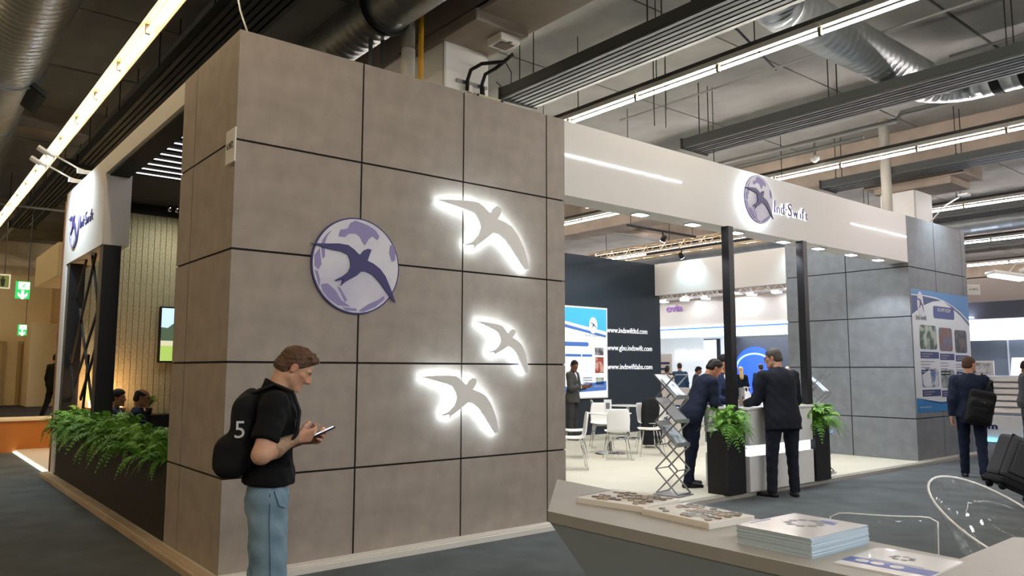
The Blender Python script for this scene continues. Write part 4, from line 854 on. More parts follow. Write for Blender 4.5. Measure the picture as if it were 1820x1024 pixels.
put('rim', MB().tube(rings[3], .008, 8, closed=True), m_acre, tb, smooth=True)
put('seat_ring', MB().tube([(x*1.1, y*1.1, .44) for x, y, z in rings[0]], .004, 6, closed=True), m_acre, tb, smooth=True)
for a in (.8, 2.3, 3.9, 5.5): put('leg', MB().tube([(.15*math.cos(a), .15*math.sin(a), .42), (.2*math.cos(a), .2*math.sin(a), 0)], [.017, .012], 8), m_acr, tb, smooth=True)
# trolley case
cs = thing('trolley_case', 'big dark trolley case on castors pulled at the right edge', 'suitcase', (8.344, -2.671, 0), math.atan2(-.63, .776))
sk = Matrix.Rotation(.42, 3, 'Y'); ca, cb = Vector((math.cos(.42), 0, -math.sin(.42))), Vector((math.sin(.42), 0, math.cos(.42)))
m_case = M('case_dark', '3c3e43', .55, bump=.1, bsc=120); P_ = Vector((0, 0, .07))
put('case_body', MB().obox(P_-ca*.3+cb*.33, (.6, .32, .5), sk), m_case, cs, bev=.045)
put('front_pocket', MB().obox(P_-ca*.3+cb*.33-Y_*.17, (.48, .03, .36), sk), m_case, cs, bev=.012)
put('case_foot', MB().obox(P_-ca*.29+cb*.045, (.6, .34, .08), sk), m_blackm, cs, bev=.02)
put('zip', MB().obox(P_-ca*.3+cb*.33-Y_*.1, (.606, .012, .506), sk), m_blackm, cs)
for q in (.06, .52):
    for y in (-.12, .12):
        c = P_-ca*q-cb*.02+Y_*y; put('castor', MB().cyl(c-Y_*.014, c+Y_*.014, .04, 14), m_blackm, cs, smooth=True)
for y in (-.1, .1): put('handle_rod', MB().cyl(P_-ca*.1+cb*.56+Y_*y*.6, P_-ca*.1+cb*.95+Y_*y*.6, .009, 8), m_steel, cs, smooth=True)
put('handle_grip', MB().cyl(P_-ca*.1+cb*.95-Y_*.08, P_-ca*.1+cb*.95+Y_*.08, .016, 10), m_blackm, cs, smooth=True)
# ================================================================ PEOPLE (implicit surfaces meshed by surface nets)
CORN = [(i, j, k) for i in (0, 1) for j in (0, 1) for k in (0, 1)]
EDGES = [(a, b) for ai, a in enumerate(CORN) for b in CORN[ai+1:] if sum(abs(x-y) for x, y in zip(a, b)) == 1]
def nets(f, lo, h):
    s = f < 0; nx, ny, nz = f.shape
    cnt = sum(s[i:nx-1+i, j:ny-1+j, k:nz-1+k].astype(np.int8) for i, j, k in CORN)
    act = (cnt > 0) & (cnt < 8); ids = np.argwhere(act); idx = -np.ones(act.shape, int); idx[act] = np.arange(len(ids))
    acc = np.zeros((len(ids), 3)); wt = np.zeros(len(ids)); I, J, K = ids.T
    for a, b in EDGES:
        fa = f[I+a[0], J+a[1], K+a[2]]; fb = f[I+b[0], J+b[1], K+b[2]]; m = (fa < 0) != (fb < 0)
        t = np.where(m, fa/np.where(fa == fb, 1, fa-fb), 0)[:, None]; p = np.array(a)+(np.array(b)-np.array(a))*t
        acc += np.where(m[:, None], p, 0); wt += m
    V = (ids+acc/wt[:, None])*h+np.array(lo); Q = []
    for ax in range(3):
        u, v = (ax+1) % 3, (ax+2) % 3
        sl0 = [slice(None)]*3; sl1 = [slice(None)]*3; sl0[ax] = slice(0, -1); sl1[ax] = slice(1, None)
        a = s[tuple(sl0)]; b = s[tuple(sl1)]; ch = a != b
        e = np.argwhere(ch); ok = (e[:, u] > 0) & (e[:, v] > 0) & (e[:, u] < f.shape[u]-1) & (e[:, v] < f.shape[v]-1); e = e[ok]
        du = np.zeros(3, int); du[u] = 1; dv = np.zeros(3, int); dv[v] = 1
        q = np.stack([idx[tuple((e-du-dv).T)], idx[tuple((e-dv).T)], idx[tuple(e.T)], idx[tuple((e-du).T)]], 1)
        fl = ~a[tuple(e.T)]; q[fl] = q[fl][:, ::-1]; Q.append(q)
    return V, np.concatenate(Q)
def A(*v): return np.array(v, float)
class Field:
    def __init__(s, lo, hi, h):
        s.lo = np.array(lo, float); s.h = h; s.n = np.maximum(4, np.ceil((np.array(hi)-s.lo)/h).astype(int)+1); s.f = np.full(s.n, .4)
        s.ax = [s.lo[i]+h*np.arange(s.n[i]) for i in range(3)]
    def sub(s, lo, hi):
        r = [slice(max(0, int((lo[i]-s.lo[i])/s.h)), min(int(s.n[i]), int((hi[i]-s.lo[i])/s.h)+2)) for i in range(3)]
        if any(q.stop-q.start < 1 for q in r): return None, None
        return tuple(r), [s.ax[i][r[i]].reshape([-1 if j == i else 1 for j in range(3)]) for i in range(3)]
    def prim(s, p, k=.02, op='u'):
        m = k+2*s.h+.03
        if p[0] == 'c':
            _, a, b, ra, rb, fl = p; R = max(ra, rb); lo = np.minimum(a, b)-R-m; hi = np.maximum(a, b)+R+m
            r, P = s.sub(lo, hi)
            if r is None: return s
            d = b-a; L = max(1e-9, d@d); q = [P[i]-a[i] for i in range(3)]; t = np.clip((q[0]*d[0]+q[1]*d[1]+q[2]*d[2])/L, 0, 1)
            q = [q[i]-t*d[i] for i in range(3)]
            if fl is not None:
                nd, sc_ = fl; dd = (q[0]*nd[0]+q[1]*nd[1]+q[2]*nd[2])*(sc_-1); q = [q[i]+dd*nd[i] for i in range(3)]
            dist = np.sqrt(q[0]**2+q[1]**2+q[2]**2)-(ra+(rb-ra)*t)
            if fl is not None: dist = dist/max(1, fl[1])**.5
        elif p[0] == 'e':
            _, c, rad, R = p; rm = max(rad); r, P = s.sub(c-rm-m, c+rm+m)
            if r is None: return s
            q = [P[i]-c[i] for i in range(3)]
            if R is not None: q = [q[0]*R[0][i]+q[1]*R[1][i]+q[2]*R[2][i] for i in range(3)]
            g = np.sqrt(sum((q[i]/rad[i])**2 for i in range(3))); g2 = np.sqrt(sum((q[i]/rad[i]**2)**2 for i in range(3)))+1e-9
            dist = g*(g-1)/g2
        elif p[0] == 'b':
            _, c, hf, R, rd = p; rm = np.linalg.norm(hf)+rd; r, P = s.sub(c-rm-m, c+rm+m)
            if r is None: return s
            q = [P[i]-c[i] for i in range(3)]
            if R is not None: q = [q[0]*R[0][i]+q[1]*R[1][i]+q[2]*R[2][i] for i in range(3)]
            q = [np.abs(q[i])-hf[i]+rd for i in range(3)]
            dist = np.sqrt(sum(np.maximum(x, 0)**2 for x in q))+np.minimum(np.maximum(np.maximum(q[0], q[1]), q[2]), 0)-rd
        elif p[0] == 'h':      # half space kept where (P-c).n < 0, limited to radius
            _, c, n_, R = p; r, P = s.sub(c-R, c+R)
            if r is None: return s
            dist = sum((P[i]-c[i])*n_[i] for i in range(3)); s.f[r] = np.maximum(s.f[r], dist); return s
        f = s.f[r]
        if op == 'u':
            hh = np.clip(.5+.5*(f-dist)/k, 0, 1); s.f[r] = f*(1-hh)+dist*hh-k*hh*(1-hh)
        else:
            hh = np.clip(.5-.5*(f+dist)/k, 0, 1); s.f[r] = f*(1-hh)-dist*hh+k*hh*(1-hh)
        return s
    def wrinkle(s, amp, fr=38, seed=0):
        x, y, z = (s.ax[0][:, None, None], s.ax[1][None, :, None], s.ax[2][None, None, :])
        s.f = s.f+amp*(np.sin(fr*(z+.5*x)+seed+2*np.sin(9*y+seed)+2.2*np.sin(13*x+seed*2))*.6+np.sin(fr*1.7*(.6*z-x+.4*y)+seed*3)*.4); return s
    def mesh(s):
        f = s.f; f[0], f[-1] = .05, .05; f[:, 0], f[:, -1] = .05, .05; f[:, :, 0], f[:, :, -1] = .05, .05
        return nets(f, s.lo, s.h)
def bounds(pr):
    lo = np.full(3, 9.); hi = -lo
    for p in pr:
        if p[0] == 'c': R = max(p[3], p[4]); lo = np.minimum(lo, np.minimum(p[1], p[2])-R); hi = np.maximum(hi, np.maximum(p[1], p[2])+R)
        elif p[0] == 'e': R = max(p[2]); lo = np.minimum(lo, p[1]-R); hi = np.maximum(hi, p[1]+R)
        elif p[0] == 'b': R = np.linalg.norm(p[2]); lo = np.minimum(lo, p[1]-R); hi = np.maximum(hi, p[1]+R)
    return lo-.03, hi+.03
def c_(a, b, ra, rb, fl=None): return ('c', np.array(a, float), np.array(b, float), ra, rb, fl)
def solid(pr, h, k=.025, cuts=(), wr=0, seed=0, fr=38, box=None):
    lo, hi = box if box else bounds(pr); F = Field(lo, hi, h)
    for p in pr:
        if isinstance(p, tuple) and p[0] == 'k': k = p[1]; continue
        F.prim(p, k)
    if wr: F.wrinkle(wr, fr, seed)
    for q in cuts:
        if q[0] == 'sub': F.prim(q[1], q[2], 's')
        else: F.prim(q)
    return F.mesh()
def nmesh(name, parts, mt, parent, cols=None):
    """parts: list of (V, Q) or (V, Q, colours) joined to one mesh"""
    off = 0; Vs = []; Qs = []; Cs = []
    for p in parts:
        Vs.append(p[0]); Qs.append(p[1]+off); off += len(p[0]); Cs.append(p[2] if len(p) > 2 else np.ones((len(p[0]), 3)))
    V = np.concatenate(Vs); Q = np.concatenate(Qs); me = bpy.data.meshes.new(name)
    me.vertices.add(len(V)); me.vertices.foreach_set('co', V.ravel()); me.loops.add(len(Q)*4); me.loops.foreach_set('vertex_index', Q.ravel().astype(np.int32))
    me.polygons.add(len(Q)); me.polygons.foreach_set('loop_start', np.arange(0, len(Q)*4, 4, dtype=np.int32)); me.update(calc_edges=True); me.shade_smooth()
    if any(len(p) > 2 for p in parts):
        at = me.attributes.new('Col', 'FLOAT_COLOR', 'POINT'); at.data.foreach_set('color', np.concatenate([np.concatenate(Cs), np.ones((len(V), 1))], 1).ravel())
    me.materials.append(mt); return link(bpy.data.objects.new(name, me), parent)
def nrm(v): v = np.array(v, float); return v/np.linalg.norm(v)
def rotx(a): c, s = math.cos(a), math.sin(a); return A((1, 0, 0), (0, c, -s), (0, s, c))
def rotz(a): c, s = math.cos(a), math.sin(a); return A((c, -s, 0), (s, c, 0), (0, 0, 1))
def roty(a): c, s = math.cos(a), math.sin(a); return A((c, 0, s), (0, 1, 0), (-s, 0, c))
def head_solid(c, R, s, skin, hairc, h, bald=False, stubble=.0):
    """c head centre, R columns = right, forward, up"""
    T = lambda x, y, z: np.array(c)+R@(A(x, y, z)*s)
    E = lambda p, r: ('e', T(*p), A(*r)*s, R)
    cc = lambda a, b, ra, rb: c_(T(*a), T(*b), ra*s, rb*s)
    pr = [E((0, -.012, .035), (.075, .096, .086)), ('k', .03*s), E((0, .028, -.03), (.06, .068, .085)), cc((-.046, 0, -.055), (-.018, .068, -.098), .022, .02), cc((.046, 0, -.055), (.018, .068, -.098), .022, .02),
          cc((-.014, .077, -.101), (.014, .077, -.101), .018, .018), ('k', .012*s), cc((0, .09, .018), (0, .112, -.024), .008, .0135), cc((-.012, .098, -.03), (.012, .098, -.03), .0095, .0095),
          cc((-.04, .076, .024), (-.012, .088, .022), .009, .009), cc((.04, .076, .024), (.012, .088, .022), .009, .009), cc((-.05, .055, -.012), (-.025, .078, -.024), .014, .014), cc((.05, .055, -.012), (.025, .078, -.024), .014, .014)]
    pr2 = [('k', .006*s), E((-.03, .074, .004), (.0135, .0135, .0135)), E((.03, .074, .004), (.0135, .0135, .0135)), cc((-.019, .088, -.059), (.019, .088, -.059), .0078, .0078), cc((-.016, .086, -.071), (.016, .086, -.071), .0088, .0088),
           E((-.077, -.008, -.002), (.009, .02, .033)), E((.077, -.008, -.002), (.009, .02, .033))]
    lo, hi = np.array(c)-.145*s, np.array(c)+.145*s
    F = Field(lo, hi, h); k = .03*s
    for p in pr:
        if p[0] == 'k': k = p[1]
        else: F.prim(p, k)
    for sx in (-1, 1): F.prim(E((sx*.031, .1, .006), (.017, .016, .011)), .012*s, 's')
    F.prim(cc((-.02, .098, -.065), (.02, .098, -.065), .003, .003), .004*s, 's')
    for p in pr2:
        if p[0] == 'k': k = p[1]
        else: F.prim(p, k)
    for sx in (-1, 1): F.prim(E((sx*.086, -.002, .002), (.006, .011, .02)), .006*s, 's')
    return F, T
def head_cols(V, c, R, s, hairc, stubble):
    q = (V-np.array(c))@R/s; x, y, z = q.T; col = np.ones((len(V), 3))
    lip = (np.abs(x) < .024) & (y > .078) & (np.abs(z+.065) < .0135); col[lip] *= A(.82, .5, .48)
    ear = np.abs(x) > .078; col[ear] *= A(1, .82, .78); nose = (y > .1) & (np.abs(x) < .02); col[nose] *= A(1.05, .86, .82)
    chk = (np.abs(x) > .028) & (y > .05) & (z < -.0) & (z > -.06); col[chk] *= A(1.02, .9, .86)
    brow = (np.abs(x) > .012) & (np.abs(x) < .048) & (y > .06) & (np.abs(z-.026+.15*(np.abs(x)-.03)**1) < .006); col[brow] *= A(*hairc)*1.2
    if stubble: 
        jaw = (z < -.035) & ((y > .03)) & ~lip; col[jaw] *= (1-stubble)
    for sx in (-1, 1):
        ey = ((x-sx*.03)**2+(z-.004)**2 < .0095**2) & (y > .08) & (np.abs(z-.004) < .0055); col[ey] = A(1.5, 1.6, 1.7)
        ir = ((x-sx*.03)**2+(z-.004)**2 < .0045**2) & (y > .08); col[ir] = A(.06, .05, .05)
    return col
def hair_solid(c, R, s, style, h, seed):
    T = lambda x, y, z: np.array(c)+R@(A(x, y, z)*s); E = lambda p, r: ('e', T(*p), A(*r)*s, R)
    g = {'short': .008, 'thick': .010, 'curly': .007, 'long': .016, 'fringe': .004}[style]
    F = Field(np.array(c)-.18*s-(.24 if style == 'long' else 0), np.array(c)+.17*s, h); F.prim(E((0, -.014, .037), (.0755+g, .097+g, .086+g)), .02*s)
    if style != 'long': F.prim(E((0, -.052, -.022), (.066+g*.6, .066+g*.6, .062)), .02*s)
    if style == 'thick': F.prim(E((0, .0, .09), (.064, .08, .042)), .03*s)
    if style == 'curly':
        rn = np.random.RandomState(4)
        for i in range(34):
            a, b = rn.uniform(-1, 1), rn.uniform(-.6, 1); F.prim(E((.055*a*(1-.25*abs(b)), .012+.078*b, .112-.03*a*a-.026*b*b+rn.uniform(-.004, .012)), (.017, .019, .016)), .008*s)
    if style == 'long': F.prim(c_(T(0, -.06, .0), T(0, -.15, -.3), .08*s, .07*s, (R[:, 1], 1.6)), .03*s)
    n_ = R@A(0, .78, -.626); cpt = T(0, .074, .072); 
    if style != 'long': F.prim(('h', cpt, n_, 3*s)); F.prim(('h', T(0, 0, -.062), -R[:, 2], 3*s))
    else: F.prim(('h', T(0, .03, .0), nrm(R@A(0, .9, -.43)), 3*s))
    for sx in (-1, 1): F.prim(E((sx*.082, .002, -.022), (.024, .034, .036)), .012*s, 's')
    if style == 'fringe': F.prim(E((0, .03, .105), (.064, .115, .075)), .015*s, 's')
    if style == 'curly': F.wrinkle(.002, 260, seed); F.wrinkle(.0015, 420, seed+1)
    else: F.wrinkle(.0016, 170, seed)
    return F.mesh()
def hand_prims(wr, fd, pn, side, curl=.5, s=1.0, thumb=.6):
    """wr wrist, fd finger direction, pn palm normal (palm side), side = direction of the thumb"""
    fd, pn = nrm(fd), nrm(pn); sd = nrm(side-np.dot(side, fd)*fd); pn = nrm(pn-np.dot(pn, fd)*fd-np.dot(pn, sd)*sd); wr = np.array(wr, float)
    P = [('k', .012*s)]; kn = wr+fd*.088*s
    for i, o in enumerate((.029, .010, -.009, -.027)):
        P.append(c_(wr+sd*o*.62*s+fd*.012*s, kn+sd*o*s+fd*(.003, .006, .002, -.006)[i]*s, .0155*s, .0115*s, None))
    P.append(('k', .006*s))
    for i, (o, L) in enumerate(((.029, .074), (.010, .082), (-.009, .076), (-.027, .06))):
        p = kn+sd*o*s+fd*(.003, .006, .002, -.006)[i]*s; a = 0; r = .0092*s
        for j, fr in enumerate((.46, .3, .24)):
            a += curl*(.8, 1.1, .8)[j]*(1+.08*i); d = fd*math.cos(a)+pn*math.sin(a); q = p+d*L*fr*s; P.append(c_(p, q, r, r*.9)); p = q; r *= .9
    p = wr+sd*.022*s+fd*.02*s; d = nrm(fd*.62+sd*.75+pn*.25); q = p+d*.042*s; P += [('k', .012*s), c_(p, q, .0145*s, .0115*s), ('k', .006*s)]
    d2 = nrm(fd*.9+sd*.25*(1-thumb)+pn*thumb); r_ = q+d2*.032*s; P.append(c_(q, r_, .0108*s, .0098*s)); d3 = nrm(fd*.85-sd*.2*thumb+pn*thumb*.9); P.append(c_(r_, r_+d3*.024*s, .0098*s, .0078*s))
    return P
SUITS = {}
def cloth(nm, col, rough=.85, **k): return M(nm, col, rough, var=k.pop('var', .12), sc=k.pop('sc', 9), bump=k.pop('bump', .12), bsc=k.pop('bsc', 420), spec=k.pop('spec', .25), **k)
def skinm(nm, col): return M(nm, col, .52, var=.05, sc=20, vcol=True, bump=.04, bsc=300, spec=.4)
def person(name_, lab, loc, face, H=1.76, lean=0, side=0, hd=(0, 0, 0), arms=None, legs=None, seat=None, top='suit', ctop='20263a', cleg=None, cshirt='e8e8ea', ctie=None, skin='b98a6c', hair='2a2018', style='short', res=.017, hres=.0085, wide=1.0, glasses=False, shoes='141416', belly=0, hem=.13, female=False, feet=(0, 0), open_=True, stub=.08, group=None, foot=None, hands=((.45, 0), (.45, 0)), collar=True, headk=.94, ua=.30):
    """hd = (pitch down, yaw to the left, roll); arms = ((dir upper, dir fore), ...) right then left in body axes (x right, y forward, z up)"""
    s = H/1.76; root = thing('person', lab, 'person', loc, math.atan2(-face[0], face[1]), group)
    legs = legs or (((.02, .0, -1), (.02, -.03, -1)), ((-.02, .0, -1), (-.02, -.03, -1))); arms = arms or (((.16, -.05, -1), (.06, .2, -1)), ((-.16, -.05, -1), (-.06, .2, -1)))
    th, sh, fh = .43*s, .42*s, .085*s; dz = max(-(nrm(l[0])[2]*th+nrm(l[1])[2]*sh) for l in legs)
    pel = A(0, 0, (seat if seat else fh+dz+.0)); t = rotx(-lean)@A(0, 0, 1); t = roty(side)@t; X = A(1, 0, 0); Fw = np.cross(t, X); Fw = nrm(Fw); X = nrm(np.cross(Fw, t)); B = np.stack([X, Fw, t], 1)
    nk = pel+t*.53*s; sx = .175*s*wide*(.88 if female else 1)
    Rh = rotz(hd[1])@rotx(-lean*.75-hd[0])@roty(hd[2]); nd = nrm(t*.7+Rh[:, 2]*.55); hc = nk+nd*.105*s+Rh[:, 2]*.062*s+Rh[:, 1]*(.022+.03*max(0, hd[0]))*s; hs = s*headk*(.96 if female else 1)
    J = []
    for q, (sg, ar) in enumerate(zip((1, -1), arms)):
        S = nk-t*.055*s+X*sg*sx; u = B@nrm(ar[0]); f_ = B@nrm(ar[1]); Eb = S+u*ua*s; Wr = Eb+f_*.255*s; J.append((S, Eb, Wr, f_, u))
    LG = []
    for sg, lg in zip((1, -1), legs):
        Hp = pel+A(sg*.092*s*wide, 0, -.01); K = Hp+nrm(lg[0])*th; An = K+nrm(lg[1])*sh; LG.append((Hp, K, An))
    skin_ = skinm('skin_'+skin, skin)
    # ---- body: one continuous skin mesh (head, neck, arms, hands, core under the clothes)
    F, T = head_solid(hc, Rh, hs, skin, hair, hres)
    F.prim(c_(hc+Rh@A(0, -.035, -.045)*hs, nk-t*.03*s, .052*s, .06*s), .018)
    V, Q = F.mesh(); hv = sr(hair); hcol = head_cols(V, hc, Rh, hs, [min(1, x*3+.12) for x in hv], stub); parts = [(V, Q, hcol)]
    core = [c_(nk-t*.04*s, pel, .085*s, .09*s, (Fw, 1.4)), c_(hc+Rh@A(0, -.035, -.05)*hs, nk-t*.04*s, .05*s, .06*s)]
    bare = top in ('polo',)
    for (S, Eb, Wr, f_, u) in J:
        k_ = 1 if bare else .72
        core += [c_(S, Eb, .05*s*k_, .043*s*k_), c_(Eb, Eb+(Wr-Eb)*.35, .043*s*k_, .045*s*k_), c_(Eb+(Wr-Eb)*.35, Wr, .045*s*k_, .0275*s), c_(nk-t*.05*s, S, .05*s, .05*s*k_)]
    for Hp, K, An in LG: core += [c_(Hp, K, .07*s, .045*s), c_(K, An, .042*s, .032*s)]
    V, Q = solid(core, res if not bare else .01, .03); parts.append((V, Q, np.ones((len(V), 3)) if not bare else tattoo(V, J[0])))
    for q, ((S, Eb, Wr, f_, u), hh) in enumerate(zip(J, hands)):
        fd = nrm(f_); inw = X*(-1 if q == 0 else 1); pn = nrm(inw*.8-t*.2) if len(hh) < 3 else B@nrm(hh[2]); sd = (Fw+t*.3) if len(hh) < 4 else B@nrm(hh[3]); fd2 = fd if len(hh) < 5 else B@nrm(hh[4])
        hp = hand_prims(Wr-fd*.005, fd2, pn, sd, hh[0], s*1.02, .55); hp.insert(0, c_(Wr-fd*.03*s, Wr+fd*.01*s, .0285*s, .024*s))
        V, Q = solid(hp, .005 if bare else .0068, .012); parts.append((V, Q, np.ones((len(V), 3))*A(1.02, .95, .93)))
    nmesh('body', parts, skin_, root)
    if style != 'bald': nmesh('hair', [hair_solid(hc, Rh, hs, style, hres if bare or hres < .007 else .01, int(H*100) % 7)], M('hair_'+hair, hair, .6, var=.35, sc=60, spec=.35), root)
    fem = .9 if female else 1
    # ---- torso garment
    def torso(g, arm_to=1.0, hemz=hem, ka=1.0):
        pr = [c_(pel+t*.04*s, nk-t*.15*s, (.155+g)*s*wide*fem, (.168+g)*s*wide*fem, (Fw, 1.55-.25*belly)), ('k', .05), c_(nk-t*.085*s-X*sx*.78, nk-t*.085*s+X*sx*.78, (.068+g)*s, (.068+g)*s), c_(nk-t*.16*s+Fw*.03*s-X*.06*s, nk-t*.16*s+Fw*.03*s+X*.06*s, (.085+g)*s, (.085+g)*s), c_(nk-t*.05*s, nk-t*.01*s, (.07+g)*s, (.058+g)*s)]
        if belly: pr.append(('e', pel+t*.15*s+Fw*.06*s, A(.15*wide, .12+.04*belly, .16)*s, B))
        if hemz: pr += [c_(pel+t*.06*s, pel-t*hemz*.9*s, (.162+g)*s*wide*fem, (.18+g)*s*wide*fem, (Fw, 1.28)), c_(pel-X*.07*s-Fw*.02*s-t*.03*s, pel+X*.07*s-Fw*.02*s-t*.03*s, (.118+g)*s, (.118+g)*s)]
        pr.append(('k', .03))
        for S, Eb, Wr, f_, u in J:
            if arm_to >= 1: pr += [c_(S, Eb, (.062+g)*s*ka, (.05+g)*s*ka), c_(Eb, Eb+(Wr-Eb)*.93, (.05+g)*s*ka, (.036+g)*s*ka)]
            else: pr.append(c_(S, S+(Eb-S)*arm_to, (.064+g)*s*ka, (.062+g)*s*ka))
        return pr
    cuts = []
    if hem: cuts.append(('h', pel-t*hem*s, -t, .6))
    sd_ = int(loc[0]*10) % 9
    if top == 'suit':
        m_s = cloth('suit_'+ctop, ctop); jc = list(cuts)
        for S, Eb, Wr, f_, u in J: jc.append(('h', Eb+(Wr-Eb)*.93, nrm(Wr-Eb), .09))
        if open_:
            for w_ in range(5):
                zz = .5-.06*w_; jc.append(('sub', c_(pel+t*zz*s+Fw*.2*s, pel+t*zz*s+Fw*.06*s, (.062-.011*w_)*s, (.05-.011*w_)*s), .01))
        jc.append(('sub', c_(nk-t*.05*s+Fw*.01, nk+t*.12*s, .05*s, .062*s), .008))
        nmesh('jacket', [solid(torso(.012), res, .03, jc, .004, sd_, 44)], m_s, root)
        nmesh('shirt', [solid([c_(pel+t*.1*s, nk-t*.13*s, .148*s*wide*fem, .158*s*wide*fem, (Fw, 1.55)), c_(nk-t*.09*s-X*sx*.6, nk-t*.09*s+X*sx*.6, .06*s, .06*s), c_(nk-t*.05*s, nk+t*.022*s, .066*s, .06*s)]+[c_(Eb+(Wr-Eb)*.8, Eb+(Wr-Eb)*.985, .036*s, .036*s) for S, Eb, Wr, f_, u in J], max(.012, res*.8), .02, [('h', nk+t*.03*s+Fw*.0, nrm(t+Fw*.35), .12)]+[('h', Eb+(Wr-Eb)*.985, nrm(Wr-Eb), .07) for S, Eb, Wr, f_, u in J])], cloth('shirt_'+cshirt, cshirt, .7), root)
        if ctie:
            mb = MB(); a = nk-t*.035*s+Fw*.075*s; b = pel+t*.13*s+Fw*.135*s
            mb.add([a-X*.018, a+X*.018, b+X*.035, b-t*.05+Fw*.0, b-X*.035], [(0, 1, 2, 3, 4)]); mb.add([a-X*.018-Fw*.012, a+X*.018-Fw*.012, b+X*.035-Fw*.012, b-t*.05-Fw*.012, b-X*.035-Fw*.012], [(4, 3, 2, 1, 0)]); put('tie', mb, cloth('tie_'+ctie, ctie, .5), root)
    elif top == 'polo':
        m_s = cloth('polo_'+ctop, ctop, .9); pc = list(cuts)
        for S, Eb, Wr, f_, u in J: pc.append(('h', S+(Eb-S)*.74, nrm(Eb-S), .13))
        pc.append(('sub', c_(nk-t*.02*s+Fw*.012, nk+t*.14*s+Fw*.03, .047*s, .064*s), .006))
        pr = torso(.008, .8, hem)+[c_(nk-t*.02*s-Fw*.008, nk+t*.038*s-Fw*.005, .07*s, .062*s)]
        nmesh('polo_shirt', [solid(pr, .0105, .03, pc+[('h', nk+t*.05*s, nrm(t*1+Fw*.5), .11)], .005, 3, 46)], m_s, root)
    elif top == 'sweater':
        m_s = cloth('knit_'+ctop, ctop, .95); jc = list(cuts)
        nmesh('sweater', [solid(torso(.014), res, .03, jc, .003, sd_, 30)], m_s, root)
    # ---- trousers, shoes
    cl = cleg or ctop; m_t = cloth('trousers_'+cl, cl, .9) if top != 'polo' else M('denim', '6f8ba0', .9, var=.16, sc=7, col2='8fa6b4', bump=.25, bsc=260, spec=.2, thr=(.25, .8))
    kt = 1.24 if top == 'polo' else 1.04; pr = [c_(pel+t*.09*s, pel, .148*s*wide*fem, .158*s*wide*fem, (Fw, 1.5)), c_(pel-X*.07*s-Fw*.008*s-A(0, 0, .03), pel+X*.07*s-Fw*.008*s-A(0, 0, .03), .103*s, .103*s)]; tc = []
    for Hp, K, An in LG:
        d = nrm(An-K); pr += [c_(Hp, K, (.1 if top == 'polo' else .095)*s*wide, .069*s*kt), ('k', .022), c_(K, An+d*.015*s, .066*s*kt, .056*s*kt)]; tc.append(('h', An+d*.03*s, d, .09))
    tc.append(('h', pel+t*(.075 if top == 'polo' else .105)*s, t, .35))
    nmesh('trousers', [solid(pr, res if top != 'polo' else .0105, .022, tc, .0042 if top != 'polo' else .0055, sd_+1, 48)], m_t, root)
    for q, (Hp, K, An) in enumerate(LG):
        fa = feet[q]; pitch = (foot or (0, 0))[q]; Rf = rotz(fa)@rotx(-pitch); o = An; f = lambda y, z, x=0: o+Rf@A(x*s, y*s, z*s)
        pr = [c_(f(-.045, -.058), f(.06, -.06), .036*s, .04*s), c_(f(.06, -.06), f(.175, -.066), .042*s, .03*s), c_(f(-.01, -.05), f(-.005, .025), .043*s, .042*s)]
        nmesh('shoe', [solid(pr, .008, .02, [('h', f(.05, -.085), Rf@A(0, 0, -1), .5)])], M('shoe_'+shoes, shoes, .35), root)
    if glasses:
        mb = MB()
        for sg in (-1, 1):
            mb.tube([tuple(T(sg*.032+.02*math.cos(a), .098, .004+.015*math.sin(a))) for a in [i*math.pi/7 for i in range(14)]], .0022*s, 5, closed=True); mb.tube([tuple(T(sg*.052, .095, .008)), tuple(T(sg*.08, .05, .008)), tuple(T(sg*.082, -.015, .004))], .0022*s, 5)
        mb.tube([tuple(T(-.012, .1, .006)), tuple(T(.012, .1, .006))], .0022*s, 5); put('glasses', mb, m_blackm, root)
    root['_j'] = 0; del root['_j']
    return dict(root=root, B=B, nk=nk, pel=pel, J=J, hc=hc, Rh=Rh, s=s, T=T, t=t, X=X, Fw=Fw)
def tattoo(V, J):
    S, Eb, Wr, f_, u = J; d = Wr-Eb; L = np.linalg.norm(d); q = (V-Eb)@(d/L); rad = np.linalg.norm((V-Eb)-np.outer(q, d/L), axis=1)
    m = (q > L*.25) & (q < L*.97) & (rad < .06); c = np.ones((len(V), 3))
    p = .5+.5*np.sin(V[:, 0]*170+3*np.sin(V[:, 2]*120))*np.sin(V[:, 2]*150+V[:, 1]*90); c[m] = (.42+.36*p[m, None])*A(.88, .98, .92); return c
def wpt(r, v): return r['root'].matrix_basis@Vector(tuple(v))
def phone(lab, r, p, yd, zd, sz=(.075, .155, .009)):
    """phone centred at local point p of the person, long axis yd, screen normal zd"""
    yd = Vector(tuple(nrm(yd))); zd = Vector(tuple(nrm(zd))); xd = yd.cross(zd).normalized(); zd = xd.cross(yd); t = thing('phone', lab, 'phone', wpt(r, p))
    R = Matrix((xd, yd, zd)).transposed(); t.rotation_euler = (r['root'].rotation_euler.to_matrix()@R).to_euler()
    put('case', MB().box(-sz[0]/2, sz[0]/2, -sz[1]/2, sz[1]/2, -sz[2]/2, sz[2]/2), M('phone_case', '2b2b33', .3), t, bev=.003)
    put('screen', MB().box(-sz[0]/2+.004, sz[0]/2-.004, -sz[1]/2+.006, sz[1]/2-.006, sz[2]/2, sz[2]/2+.0006), M('phone_screen', 'b8c4d8', .15, emit=.5, ecol=(.7, .8, 1)), t); return t
# ---------------------------------------------------------------- the figures
def ang(a, fwd, out=0): return (out, math.sin(a)*fwd, -math.cos(a))
